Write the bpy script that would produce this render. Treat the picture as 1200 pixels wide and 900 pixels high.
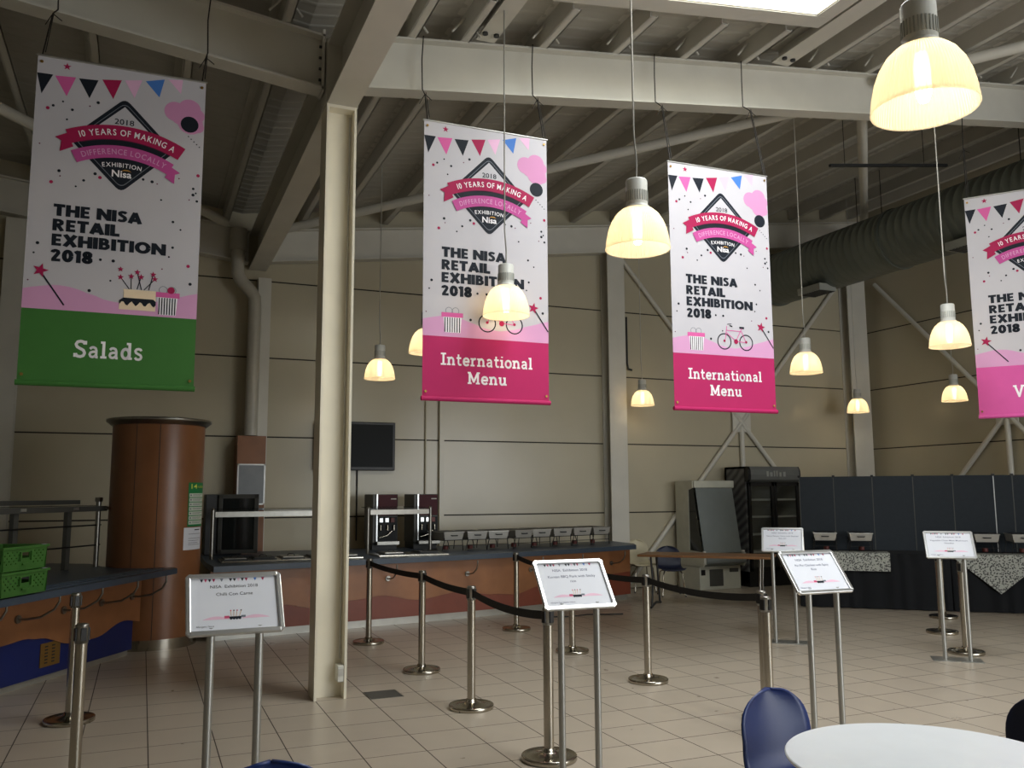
import bpy, math, random
from mathutils import Vector, Matrix
import bmesh
random.seed(7)
PI = math.pi
scene = bpy.context.scene
for o in list(bpy.data.objects): bpy.data.objects.remove(o)

# ---------------------------------------------------------------- camera
# room axes: x runs along the back wall, y runs towards the back wall, z up
EYE = 1.75
FPX, PITCH, ROLL, YAW = 1018.43, 0.125473937, -0.0049543879, 0.399671753
def _cam():
    cp, sp = math.cos(PITCH), math.sin(PITCH); cr, sr = math.cos(ROLL), math.sin(ROLL)
    F = Vector((0, cp, sp)); R0 = Vector((1, 0, 0)); U0 = Vector((0, -sp, cp))
    R = R0*cr + U0*sr; U = -R0*sr + U0*cr
    Rz = Matrix.Rotation(-YAW, 3, 'Z')
    return Rz@R, Rz@U, Rz@F
R_, U_, F_ = _cam()
cd = bpy.data.cameras.new('camera'); cam = bpy.data.objects.new('camera', cd)
scene.collection.objects.link(cam)
cd.sensor_fit = 'HORIZONTAL'; cd.sensor_width = 36; cd.lens = FPX/1200*36; cd.clip_start = .05; cd.clip_end = 200
m = Matrix.Identity(4)
for i in range(3): m[i][0] = R_[i]; m[i][1] = U_[i]; m[i][2] = -F_[i]
m[0][3] = 0; m[1][3] = 0; m[2][3] = EYE
cam.matrix_world = m
scene.camera = cam

# ---------------------------------------------------------------- light
scene.view_settings.view_transform = 'Standard'; scene.view_settings.look = 'None'
scene.view_settings.gamma = 1; scene.view_settings.use_curve_mapping = False
scene.view_settings.exposure = 0.0
w = bpy.data.worlds.new('daylight'); scene.world = w; w.use_nodes = True
bg = w.node_tree.nodes['Background']; bg.inputs[0].default_value = (.80, .90, 1, 1); bg.inputs[1].default_value = .6
def area(name, loc, target, sx, sy, power, col=(1, 1, 1)):
    l = bpy.data.lights.new(name, 'AREA'); l.shape = 'RECTANGLE'; l.size = sx; l.size_y = sy; l.energy = power; l.color = col
    o = bpy.data.objects.new(name, l); scene.collection.objects.link(o); o.location = loc
    o.rotation_euler = (Vector(target)-Vector(loc)).to_track_quat('-Z', 'Y').to_euler()
    return o
area('added_front_light', (10.2, -4.75, 2.6), (6.0, 9, 1.9), 8.2, 4.3, 620, (.98, .99, 1))  # area light added behind the camera, standing in for unseen window daylight
rl = area('rooflight_daylight', (4.93, 4.12, 7.60), (4.93, 4.12, 6.38), 2.7, 4.95, 560, (.98, .99, 1)); rl.rotation_euler = (0, -.13, 0)
LAMP_W = 2.3

# ---------------------------------------------------------------- materials
def lin(c): return tuple((x/12.92 if x <= .04045 else ((x+.055)/1.055)**2.4) for x in c)
MATS = {}
def mat(name, rgb, rough=.5, metal=0, var=.06, scale=6, bump=0, bscale=60, emit=None, estr=0, trans=0, spec=None, linear=False):
    if name in MATS: return MATS[name]
    M = bpy.data.materials.new(name); M.use_nodes = True; nt = M.node_tree; b = nt.nodes['Principled BSDF']
    c = rgb if linear else lin(tuple(v/255 for v in rgb))
    tc = nt.nodes.new('ShaderNodeTexCoord')
    if var:
        n = nt.nodes.new('ShaderNodeTexNoise'); n.inputs['Scale'].default_value = scale; n.inputs['Detail'].default_value = 4
        nt.links.new(tc.outputs['Object'], n.inputs['Vector'])
        r = nt.nodes.new('ShaderNodeMapRange'); r.inputs[3].default_value = 1-var; r.inputs[4].default_value = 1+var
        r.inputs[1].default_value = .3; r.inputs[2].default_value = .7
        nt.links.new(n.outputs[0], r.inputs[0])
        x = nt.nodes.new('ShaderNodeVectorMath'); x.operation = 'SCALE'; x.inputs[0].default_value = c
        nt.links.new(r.outputs[0], x.inputs['Scale']); nt.links.new(x.outputs[0], b.inputs['Base Color'])
    else: b.inputs['Base Color'].default_value = (*c, 1)
    b.inputs['Roughness'].default_value = rough; b.inputs['Metallic'].default_value = metal
    if spec is not None: b.inputs['Specular IOR Level'].default_value = spec
    if emit:
        b.inputs['Emission Color'].default_value = (*emit, 1); b.inputs['Emission Strength'].default_value = estr
    if trans: b.inputs['Transmission Weight'].default_value = trans
    if bump:
        n2 = nt.nodes.new('ShaderNodeTexNoise'); n2.inputs['Scale'].default_value = bscale
        nt.links.new(tc.outputs['Object'], n2.inputs['Vector'])
        bp = nt.nodes.new('ShaderNodeBump'); bp.inputs['Strength'].default_value = bump; bp.inputs['Distance'].default_value = .01
        nt.links.new(n2.outputs[0], bp.inputs['Height']); nt.links.new(bp.outputs[0], b.inputs['Normal'])
    MATS[name] = M; return M
steelwork = mat('painted_steelwork', (205, 202, 192), .5, var=.05, scale=2)
column_paint = mat('column_paint', (234, 227, 208), .32, var=.05, scale=2)
wallp = mat('wall_panel', (186, 178, 156), .22, var=.05, scale=.7, spec=.4)
joint = mat('panel_joint', (34, 28, 22), .7)
deckm = mat('roof_deck', (172, 169, 160), .6, var=.05, scale=1.5)
purl = mat('purlin_paint', (196, 193, 184), .5, var=.05, scale=2)
ductm = mat('duct_galvanised', (112, 118, 112), .42, metal=.55, var=.08, scale=3)
grey_grille = mat('grille_grey', (150, 152, 146), .5)
chrome = mat('polished_steel', (176, 170, 158), .20, metal=1, var=.04, scale=9)
brushed = mat('brushed_steel', (150, 148, 142), .34, metal=1, var=.08, scale=12)
alu = mat('aluminium_profile', (205, 206, 206), .28, metal=.85, var=.03)
alu_pole = mat('aluminium_pole', (168, 168, 164), .34, metal=.8, var=.03)
black = mat('black_plastic', (16, 16, 18), .4)
belt_b = mat('black_webbing', (10, 10, 12), .75, bump=.3, bscale=300)
dark = mat('dark_grey', (38, 39, 40), .5)
wood = mat('beech_veneer', (148, 98, 62), .38, var=.16, scale=3)
wood_col = mat('beech_column_veneer', (130, 84, 52), .33, var=.14, scale=2.2)
redbrown = mat('red_brown_laminate', (124, 62, 44), .42, var=.07)
blue_lam = mat('blue_laminate', (18, 32, 92), .5, var=.05)
worktop_m = mat('slate_blue_worktop', (58, 70, 84), .42, var=.08, scale=20)
kick = mat('kick_plate', (178, 176, 168), .35, metal=.6, var=.06)
crate_g = mat('crate_green', (58, 104, 42), .45, var=.05)
chairblue = mat('chair_blue', (34, 54, 112), .36, var=.03)
chairnavy = mat('chair_navy', (18, 26, 52), .5, var=.05)
chairwhite = mat('chair_cream', (206, 198, 170), .5)
tablewhite = mat('table_white', (226, 230, 234), .32, var=.02)
edge_grey = mat('table_edge', (150, 146, 140), .5)
screenm = mat('partition_cloth', (40, 46, 52), .9, var=.06, scale=20, bump=.15, bscale=200)
blackcloth = mat('black_cloth', (9, 12, 17), .95, var=.1, scale=5, bump=.2, bscale=150)
redm = mat('fuel_can_red', (112, 54, 50), .5)
panm = mat('pan_steel', (190, 188, 182), .36, metal=.55, var=.05, scale=12)
maroon = mat('machine_maroon', (64, 16, 24), .5, spec=.2)
machine_grey = mat('machine_grey', (72, 72, 68), .45)
fridge_w = mat('chiller_white', (190, 190, 176), .45)
blind = mat('blind_grey', (116, 122, 120), .6, var=.04)
fridge_grey = mat('fridge_grey', (104, 106, 104), .4)
socketm = mat('socket_white', (214, 214, 206), .4)
brass = mat('vent_brass', (150, 116, 60), .4, metal=.6)
paper = mat('paper_white', (216, 218, 226), .6, var=.01)
pale_text = mat('ink_blue_grey', (86, 92, 120), .7, var=0)
ink = mat('ink_black', (22, 24, 30), .6, var=0)
vinyl = mat('banner_vinyl', (192, 189, 195), .6, var=.015, scale=3, spec=.25)
v_ink = mat('banner_ink_charcoal', (24, 30, 40), .62, var=0, spec=.22)
v_crim = mat('banner_crimson', (164, 28, 78), .62, var=0, spec=.22)
v_mag = mat('banner_magenta', (180, 36, 96), .62, var=.02, spec=.22)
v_rib2 = mat('banner_pink_ribbon', (188, 78, 146), .62, var=0, spec=.22)
v_plum = mat('banner_plum', (98, 24, 62), .62, var=0, spec=.22)
v_pink = mat('banner_pale_pink', (212, 156, 196), .62, var=.01, spec=.22)
v_cloud = mat('banner_cloud_pink', (206, 142, 184), .62, var=0, spec=.22)
v_flagpink = mat('banner_flag_pink', (214, 96, 160), .62, var=0, spec=.22)
v_flagpale = mat('banner_flag_pale', (228, 180, 212), .62, var=0, spec=.22)
v_blue = mat('banner_flag_blue', (70, 120, 196), .62, var=0, spec=.22)
v_green = mat('banner_green', (62, 114, 52), .62, var=.03, spec=.22)
v_orchid = mat('banner_orchid', (208, 88, 158), .62, var=.03, spec=.22)
v_cream = mat('banner_cream', (236, 214, 184), .62, var=0, spec=.22)
v_gold = mat('banner_gold', (206, 150, 60), .62, var=0, spec=.22)
v_white = mat('banner_white_ink', (244, 240, 244), .62, var=0, spec=.22)
v_line = mat('banner_grey_line', (120, 124, 134), .62, var=0, spec=.22)
sign_pink = mat('print_soft_pink', (226, 186, 206), .6, var=0)
sign_rose = mat('print_rose', (196, 70, 110), .6, var=0)
sign_green = mat('poster_green', (22, 122, 66), .5, var=0)
sign_yel = mat('poster_yellow', (196, 206, 80), .5, var=0)
sign_row = mat('poster_row', (196, 204, 190), .5, var=0)
tv_black = mat('screen_black', (9, 12, 13), .38, var=0, spec=.12)
wire_m = mat('wire_dark', (30, 26, 22), .6)
cable_w = mat('cable_white', (190, 188, 180), .5)
cartongrey = mat('grey_notice', (134, 138, 142), .5)
glassdark = mat('dark_glass', (30, 34, 34), .08, var=0)
pipe_m = mat('pipe_paint', (176, 172, 160), .4)
table_brown = mat('folding_table_top', (132, 92, 58), .45, var=.1)
lampgear = mat('lamp_housing', (196, 196, 190), .45)

def floor_mat():
    M = bpy.data.materials.new('floor_tiles'); M.use_nodes = True; nt = M.node_tree; b = nt.nodes['Principled BSDF']; L = nt.links.new
    tc = nt.nodes.new('ShaderNodeTexCoord'); sep = nt.nodes.new('ShaderNodeSeparateXYZ'); L(tc.outputs['Object'], sep.inputs[0])
    def math_(op, a, bb=None):
        n = nt.nodes.new('ShaderNodeMath'); n.operation = op
        for i, v in enumerate((a, bb)):
            if v is None: continue
            if isinstance(v, (int, float)): n.inputs[i].default_value = v
            else: L(v, n.inputs[i])
        return n.outputs[0]
    T = .4418; masks = []; cells = []
    for out, off in ((sep.outputs[0], .112), (sep.outputs[1], .235)):
        q = math_('DIVIDE', math_('SUBTRACT', out, off), T)
        cells.append(math_('FLOOR', q))
        f = math_('FRACT', q)
        d = math_('MINIMUM', f, math_('SUBTRACT', 1.0, f))
        masks.append(math_('LESS_THAN', d, .009))
    grout = math_('MAXIMUM', masks[0], masks[1])
    comb = nt.nodes.new('ShaderNodeCombineXYZ'); L(cells[0], comb.inputs[0]); L(cells[1], comb.inputs[1])
    wn = nt.nodes.new('ShaderNodeTexWhiteNoise'); L(comb.outputs[0], wn.inputs['Vector'])
    no = nt.nodes.new('ShaderNodeTexNoise'); no.inputs['Scale'].default_value = 5; no.inputs['Detail'].default_value = 6; L(tc.outputs['Object'], no.inputs['Vector'])
    v = math_('ADD', math_('MULTIPLY', wn.outputs[0], .07), math_('MULTIPLY', no.outputs[0], .22))
    v = math_('ADD', v, .84)
    sc = nt.nodes.new('ShaderNodeVectorMath'); sc.operation = 'SCALE'; sc.inputs[0].default_value = lin((178/255, 166/255, 150/255)); L(v, sc.inputs['Scale'])
    mx = nt.nodes.new('ShaderNodeMix'); mx.data_type = 'RGBA'; L(grout, mx.inputs[0]); L(sc.outputs[0], mx.inputs[6]); mx.inputs[7].default_value = (*lin((58/255, 47/255, 38/255)), 1)
    L(mx.outputs[2], b.inputs['Base Color'])
    rr = math_('ADD', math_('MULTIPLY', no.outputs[0], .12), .24); rr = math_('ADD', rr, math_('MULTIPLY', grout, .4)); L(rr, b.inputs['Roughness'])
    bp = nt.nodes.new('ShaderNodeBump'); bp.inputs['Strength'].default_value = .5; bp.inputs['Distance'].default_value = .003; bp.invert = True
    L(grout, bp.inputs['Height']); L(bp.outputs[0], b.inputs['Normal'])
    return M
def shade_mat():
    M = bpy.data.materials.new('lamp_shade_acrylic'); M.use_nodes = True; nt = M.node_tree; L = nt.links.new
    out = nt.nodes['Material Output']; nt.nodes.remove(nt.nodes['Principled BSDF'])
    tr = nt.nodes.new('ShaderNodeBsdfTransparent'); tr.inputs[0].default_value = (1, .96, .88, 1)
    tl = nt.nodes.new('ShaderNodeBsdfTranslucent'); tl.inputs[0].default_value = (.95, .90, .80, 1)
    gl = nt.nodes.new('ShaderNodeBsdfGlossy'); gl.inputs['Roughness'].default_value = .25
    df = nt.nodes.new('ShaderNodeBsdfDiffuse'); df.inputs[0].default_value = (.8, .76, .66, 1)
    em = nt.nodes.new('ShaderNodeEmission'); em.inputs[0].default_value = (1, .72, .38, 1); em.inputs[1].default_value = .2
    tc = nt.nodes.new('ShaderNodeTexCoord'); sep = nt.nodes.new('ShaderNodeSeparateXYZ'); L(tc.outputs['Object'], sep.inputs[0])
    at = nt.nodes.new('ShaderNodeMath'); at.operation = 'ARCTAN2'; L(sep.outputs[1], at.inputs[0]); L(sep.outputs[0], at.inputs[1])
    mu = nt.nodes.new('ShaderNodeMath'); mu.operation = 'MULTIPLY'; mu.inputs[1].default_value = 90; L(at.outputs[0], mu.inputs[0])
    si = nt.nodes.new('ShaderNodeMath'); si.operation = 'SINE'; L(mu.outputs[0], si.inputs[0])
    bp = nt.nodes.new('ShaderNodeBump'); bp.inputs['Strength'].default_value = .5; bp.inputs['Distance'].default_value = .004; L(si.outputs[0], bp.inputs['Height'])
    for n in (tl, gl, df): L(bp.outputs[0], n.inputs['Normal'])
    def mix(a, bb, f):
        n = nt.nodes.new('ShaderNodeMixShader'); n.inputs[0].default_value = f; L(a.outputs[0], n.inputs[1]); L(bb.outputs[0], n.inputs[2]); return n
    s = mix(mix(mix(tl, df, .35), gl, .1), tr, .30)
    ad = nt.nodes.new('ShaderNodeAddShader'); L(s.outputs[0], ad.inputs[0]); L(em.outputs[0], ad.inputs[1])
    L(ad.outputs[0], out.inputs[0]); return M
def runner_mat():
    M = bpy.data.materials.new('speckled_cloth'); M.use_nodes = True; nt = M.node_tree; b = nt.nodes['Principled BSDF']; L = nt.links.new
    tc = nt.nodes.new('ShaderNodeTexCoord'); vo = nt.nodes.new('ShaderNodeTexVoronoi'); vo.inputs['Scale'].default_value = 42; L(tc.outputs['Object'], vo.inputs['Vector'])
    cr = nt.nodes.new('ShaderNodeValToRGB'); cr.color_ramp.elements[0].position = .38; cr.color_ramp.elements[1].position = .50
    cr.color_ramp.elements[0].color = (.05, .05, .05, 1); cr.color_ramp.elements[1].color = (.40, .41, .37, 1)
    L(vo.outputs['Distance'], cr.inputs[0]); L(cr.outputs[0], b.inputs['Base Color']); b.inputs['Roughness'].default_value = .85
    return M
def stripe_side_mat():
    M = bpy.data.materials.new('striped_fridge_side'); M.use_nodes = True; nt = M.node_tree; b = nt.nodes['Principled BSDF']; L = nt.links.new
    tc = nt.nodes.new('ShaderNodeTexCoord'); mp = nt.nodes.new('ShaderNodeMapping'); mp.inputs['Rotation'].default_value = (.6, 0, 0); L(tc.outputs['Object'], mp.inputs[0])
    wv = nt.nodes.new('ShaderNodeTexWave'); wv.bands_direction = 'Z'; wv.inputs['Scale'].default_value = 2.2; wv.inputs['Distortion'].default_value = 3; L(mp.outputs[0], wv.inputs['Vector'])
    cr = nt.nodes.new('ShaderNodeValToRGB'); cr.color_ramp.elements[0].color = (.05, .05, .05, 1); cr.color_ramp.elements[1].color = (.16, .16, .155, 1)
    L(wv.outputs[0], cr.inputs[0]); L(cr.outputs[0], b.inputs['Base Color']); b.inputs['Roughness'].default_value = .5
    return M
floorm = floor_mat(); shadem = shade_mat(); runnerm = runner_mat(); stripem = stripe_side_mat()
bulbm = mat('lamp_bulb', (255, 240, 210), .5, var=0, emit=(1, .80, .50), estr=16)
def glass_mat():
    M = bpy.data.materials.new('clear_glazing'); M.use_nodes = True; nt = M.node_tree; L = nt.links.new
    nt.nodes.remove(nt.nodes['Principled BSDF'])
    t = nt.nodes.new('ShaderNodeBsdfTransparent'); t.inputs[0].default_value = (.93, .96, .96, 1)
    g = nt.nodes.new('ShaderNodeBsdfGlossy'); g.inputs['Roughness'].default_value = .05
    x = nt.nodes.new('ShaderNodeMixShader'); x.inputs[0].default_value = .07; L(t.outputs[0], x.inputs[1]); L(g.outputs[0], x.inputs[2])
    L(x.outputs[0], nt.nodes['Material Output'].inputs[0]); return M
glassm = glass_mat()

# ---------------------------------------------------------------- mesh builder
class MB:
    def __init__(s): s.v = []; s.f = []; s.m = []; s.s = []; s.mats = []; s.M = Matrix.Identity(4)
    def mi(s, m):
        if m not in s.mats: s.mats.append(m)
        return s.mats.index(m)
    def add(s, vs, fs, m, smooth=False):
        o = len(s.v); k = s.mi(m)
        for p in vs: s.v.append(tuple(s.M @ Vector(p)))
        for f in fs:
            s.f.append(tuple(i+o for i in f)); s.m.append(k); s.s.append(smooth)
        return s
    def box(s, x0, y0, z0, x1, y1, z1, m, bev=0):
        if x0 > x1: x0, x1 = x1, x0
        if y0 > y1: y0, y1 = y1, y0
        if z0 > z1: z0, z1 = z1, z0
        v = [(x, y, z) for z in (z0, z1) for y in (y0, y1) for x in (x0, x1)]
        f = [(0, 2, 3, 1), (4, 5, 7, 6), (0, 1, 5, 4), (2, 6, 7, 3), (0, 4, 6, 2), (1, 3, 7, 5)]
        if bev:
            b = bmesh.new(); vv = [b.verts.new(p) for p in v]
            for q in f: b.faces.new([vv[i] for i in q])
            bmesh.ops.bevel(b, geom=b.edges[:], offset=bev, segments=2, affect='EDGES', profile=.5)
            b.verts.index_update()
            s.add([tuple(q.co) for q in b.verts], [tuple(x.index for x in q.verts) for q in b.faces], m); b.free()
        else: s.add(v, f, m)
        return s
    def cyl(s, p0, p1, r0, m, r1=None, n=16, caps=True):
        p0, p1 = Vector(p0), Vector(p1); r1 = r0 if r1 is None else r1
        d = (p1-p0).normalized(); a = d.orthogonal().normalized(); b = d.cross(a)
        c = [a*math.cos(2*PI*i/n)+b*math.sin(2*PI*i/n) for i in range(n)]
        v = [p0+q*r0 for q in c]+[p1+q*r1 for q in c]
        s.add(v, [(i, (i+1) % n, n+(i+1) % n, n+i) for i in range(n)], m, True)
        if caps:
            s.add([p0+q*r0 for q in c], [tuple(range(n))[::-1]], m); s.add([p1+q*r1 for q in c], [tuple(range(n))], m)
        return s
    def tube(s, pts, r, m, n=8):
        pts = [Vector(p) for p in pts]; rings = []; a = None
        for i, p in enumerate(pts):
            t = ((pts[min(i+1, len(pts)-1)]-pts[max(i-1, 0)])).normalized()
            a = t.orthogonal().normalized() if a is None else (a-t*a.dot(t)).normalized()
            b = t.cross(a); rings.append([p+(a*math.cos(2*PI*k/n)+b*math.sin(2*PI*k/n))*r for k in range(n)])
        v = [q for rg in rings for q in rg]
        f = [(i*n+k, i*n+(k+1) % n, (i+1)*n+(k+1) % n, (i+1)*n+k) for i in range(len(pts)-1) for k in range(n)]
        s.add(v, f, m, True); s.add(rings[0], [tuple(range(n))[::-1]], m); s.add(rings[-1], [tuple(range(n))], m)
        return s
    def lathe(s, prof, m, n=32, c=(0, 0, 0), smooth=True):
        k = len(prof); v = []
        for i in range(n):
            a = 2*PI*i/n
            for r, z in prof: v.append((c[0]+r*math.cos(a), c[1]+r*math.sin(a), c[2]+z))
        f = [(i*k+j, ((i+1) % n)*k+j, ((i+1) % n)*k+j+1, i*k+j+1) for i in range(n) for j in range(k-1)]
        return s.add(v, f, m, smooth)
    def prism(s, poly, fn, d0, d1, m, side=None):
        """poly in 2D; fn(a, b, d) -> 3D"""
        n = len(poly)
        A = [fn(a, b, d0) for a, b in poly]; B = [fn(a, b, d1) for a, b in poly]
        s.add(A+B, [tuple(range(n))[::-1], tuple(range(n, 2*n))]+[(i, (i+1) % n, n+(i+1) % n, n+i) for i in range(n)], m)
        return s
    def quad(s, p, m): return s.add(p, [tuple(range(len(p)))], m)
    def build(s, name, parent=None, loc=None, rz=0):
        me = bpy.data.meshes.new(name)
        v = s.v
        if loc is not None and parent is None and not getattr(s, 'local', False):
            I = (Matrix.Translation(loc) @ Matrix.Rotation(rz, 4, 'Z')).inverted(); v = [tuple(I @ Vector(p)) for p in v]
        me.from_pydata(v, [], s.f)
        for q in s.mats: me.materials.append(q)
        me.polygons.foreach_set('material_index', s.m); me.polygons.foreach_set('use_smooth', s.s)
        me.update()
        o = bpy.data.objects.new(name, me); scene.collection.objects.link(o)
        if parent: o.parent = parent
        if loc is not None: o.location = loc; o.rotation_euler = (0, 0, rz)
        return o
def lmb():
    b = MB(); b.local = True; return b
def tag(o, label=None, cat=None, group=None, kind=None):
    for k, v in (('label', label), ('category', cat), ('group', group), ('kind', kind)):
        if v: o[k] = v
    return o
def thing(name, loc, label, cat, group=None, rz=0):
    o = bpy.data.objects.new(name, None); scene.collection.objects.link(o); o.location = loc; o.rotation_euler = (0, 0, rz); o.empty_display_size = .1
    return tag(o, label, cat, group)
def children(o): return [c for c in bpy.data.objects if c.parent == o]
def copy_tree(o, parent=None):
    kids = list(o.children)
    c = o.copy(); scene.collection.objects.link(c)
    if parent: c.parent = parent
    for k in kids: copy_tree(k, c)
    return c
def struct(o): return tag(o, kind='structure')

# ---------------------------------------------------------------- lettering
_tc = {}
def text_geo(body, bold=0.0):
    k = (body, bold)
    if k in _tc: return _tc[k]
    cu = bpy.data.curves.new('lettering', 'FONT'); cu.body = body; cu.size = 1; cu.offset = bold; cu.resolution_u = 3
    o = bpy.data.objects.new('lettering', cu); scene.collection.objects.link(o)
    dg = bpy.context.evaluated_depsgraph_get(); dg.update()
    me = o.evaluated_get(dg).to_mesh()
    vs = [(v.co.x, v.co.y) for v in me.vertices]; fs = [tuple(p.vertices) for p in me.polygons]
    o.evaluated_get(dg).to_mesh_clear(); bpy.data.objects.remove(o); bpy.data.curves.remove(cu)
    if not vs: vs = [(0, 0)]; fs = []
    bb = (min(x for x, y in vs), min(y for x, y in vs), max(x for x, y in vs), max(y for x, y in vs))
    _tc[k] = (vs, fs, bb); return _tc[k]
def put_text(mb, body, fn, x0, x1, y0, y1, m, bold=0.0):
    """letters stretched to the box x0..x1, y0 (bottom)..y1 (top); fn(x, y) -> 3D"""
    vs, fs, b = text_geo(body, bold); w_ = b[2]-b[0] or 1; h_ = b[3]-b[1] or 1
    mb.add([fn(x0+(x-b[0])/w_*(x1-x0), y0+(y-b[1])/h_*(y1-y0)) for x, y in vs], fs, m)
def put_text_c(mb, body, fn, xc, y0, h, m, bold=0.0, sx=1.0):
    vs, fs, b = text_geo(body, bold); _, _, cb = text_geo('H', bold); k = h/(cb[3]-cb[1]); w_ = (b[2]-b[0])*k*sx
    mb.add([fn(xc-w_/2+(x-b[0])*k*sx, y0+y*k) for x, y in vs], fs, m)
def put_text_l(mb, body, fn, x, y0, h, m, bold=0.0, sx=1.0):
    vs, fs, b = text_geo(body, bold); _, _, cb = text_geo('H', bold); k = h/(cb[3]-cb[1])
    mb.add([fn(x+(a-b[0])*k*sx, y0+y*k) for a, y in vs], fs, m)
def arc_text(mb, body, fn, cx, cy, R, a0, a1, h, m, bold=0.0):
    """letters along an arc from angle a0 to a1 (radians from straight up, clockwise), baseline radius R"""
    adv = []
    _, _, cb = text_geo('H', bold); k = h/(cb[3]-cb[1])
    for ch in body:
        if ch == ' ': adv.append(.32)
        else:
            b = text_geo(ch, bold)[2]; adv.append(b[2]-b[0]+.16)
    tot = sum(adv); p = 0; sc = (a1-a0)*R/(tot*k)
    for ch, ad in zip(body, adv):
        if ch != ' ':
            vs, fs, b = text_geo(ch, bold); a = a0+(p+ad/2)/tot*(a1-a0)
            ca, sa = math.cos(a), math.sin(a); out = []
            for x, y in vs:
                lx = (x-(b[0]+b[2])/2)*k*sc; r = R+y*k
                out.append(fn(cx+r*sa+lx*ca, cy+r*ca-lx*sa))
            mb.add(out, fs, m)
        p += ad
T_ = .17
def _ell(cx, cy, rx, ry, n=18, a0=0, a1=2*PI): return [(cx+rx*math.cos(a0+(a1-a0)*i/n), cy+ry*math.sin(a0+(a1-a0)*i/n)) for i in range(n+1)]
_S = [(.62, .79), (.55, .91), (.38, .95), (.2, .9), (.12, .76), (.18, .62), (.36, .52), (.55, .43), (.63, .27), (.56, .11), (.4, .05), (.2, .08), (.11, .22)]
SLAB = {  # letter: (advance, strokes, slabs x0,x1,y)
 'I': (.5, [[(.25, 0), (.25, 1)]], [(.02, .48, 0), (.02, .48, 1)]),
 'n': (.76, [[(.17, 0), (.17, .68)], [(.17, .46), (.28, .6), (.42, .63), (.53, .55), (.57, .4), (.57, 0)]], [(.0, .33, 0), (.43, .72, 0), (.0, .17, .68)]),
 't': (.5, [[(.2, .92), (.2, .2), (.26, .08), (.36, .06), (.46, .1)], [(.02, .62), (.44, .62)]], []),
 'e': (.66, [[(.1, .35), (.56, .35), (.54, .52), (.43, .62), (.28, .63), (.15, .54), (.1, .34), (.14, .16), (.27, .06), (.42, .06), (.56, .15)]], []),
 'r': (.54, [[(.17, 0), (.17, .68)], [(.17, .44), (.27, .58), (.4, .63), (.48, .58)]], [(0, .37, 0), (0, .17, .68)]),
 'a': (.66, [[(.11, .52), (.19, .61), (.32, .63), (.44, .57), (.48, .45), (.48, .06), (.58, .06)], [(.48, .37), (.3, .37), (.15, .32), (.1, .2), (.16, .09), (.27, .06), (.4, .11), (.48, .22)]], []),
 'i': (.38, [[(.18, 0), (.18, .68)], [(.18, .86), (.18, .94)]], [(0, .36, 0), (0, .18, .68)]),
 'o': (.66, [_ell(.33, .34, .25, .29)], []),
 'l': (.38, [[(.18, 0), (.18, 1)]], [(0, .36, 0), (0, .18, 1)]),
 'M': (1.06, [[(.17, 0), (.17, 1)], [(.87, 0), (.87, 1)], [(.17, .97), (.52, .2), (.87, .97)]], [(0, .34, 0), (.7, 1.04, 0), (0, .17, 1), (.87, 1.04, 1)]),
 'u': (.76, [[(.16, .68), (.16, .2), (.22, .09), (.33, .06), (.45, .12), (.55, .24)], [(.55, .68), (.55, 0)]], [(.0, .16, .68), (.4, .55, .68), (.55, .72, 0)]),
 'S': (.76, [_S, [(.66, .76), (.66, .98)], [(.08, .24), (.08, .02)]], []),
 'd': (.74, [_ell(.31, .34, .21, .28), [(.54, 0), (.54, 1)]], [(.36, .54, 1), (.54, .7, 0)]),
 's': (.54, [[(x*.72, y*.7) for x, y in _S]], []),
 'V': (.78, [[(.1, 1), (.39, .05), (.68, 1)]], [(-.04, .24, 1), (.54, .82, 1)]),
 'g': (.72, [_ell(.31, .34, .21, .28), [(.54, .66), (.54, -.08), (.46, -.22), (.28, -.25), (.12, -.18)]], [(.54, .68, .66)]),
}
def slab_text(mb, word, fn, x0, x1, y0, cap, m):
    """heavy slab-serif word between x0 and x1 on baseline y0"""
    tot = sum(SLAB[c][0] for c in word)+.06*(len(word)-1); kx = (x1-x0)/tot; ky = cap; px = 0; t = T_
    for ch in word:
        adv, strokes, slabs = SLAB[ch]
        def F(x, y): return fn(x0+(px+x)*kx, y0+y*ky)
        th = t*(.86 if ch in 'ast' else 1)
        for pl in strokes:
            for (ax, ay), (bx, by) in zip(pl, pl[1:]):
                L = math.hypot(bx-ax, by-ay); nx, ny = -(by-ay)/L*th/2, (bx-ax)/L*th/2
                mb.quad([F(ax-nx, ay-ny), F(bx-nx, by-ny), F(bx+nx, by+ny), F(ax+nx, ay+ny)], m)
            for (ax, ay) in pl[1:-1]:
                mb.quad([F(ax+th/2*math.cos(q*PI/4), ay+th/2*math.sin(q*PI/4)) for q in range(8)], m)
        for a, b, y in slabs:
            yy0, yy1 = (0, t*.8) if y == 0 else (y-t*.8, y)
            mb.quad([F(a, yy0), F(b, yy0), F(b, yy1), F(a, yy1)], m)
        px += adv+.06

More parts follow.
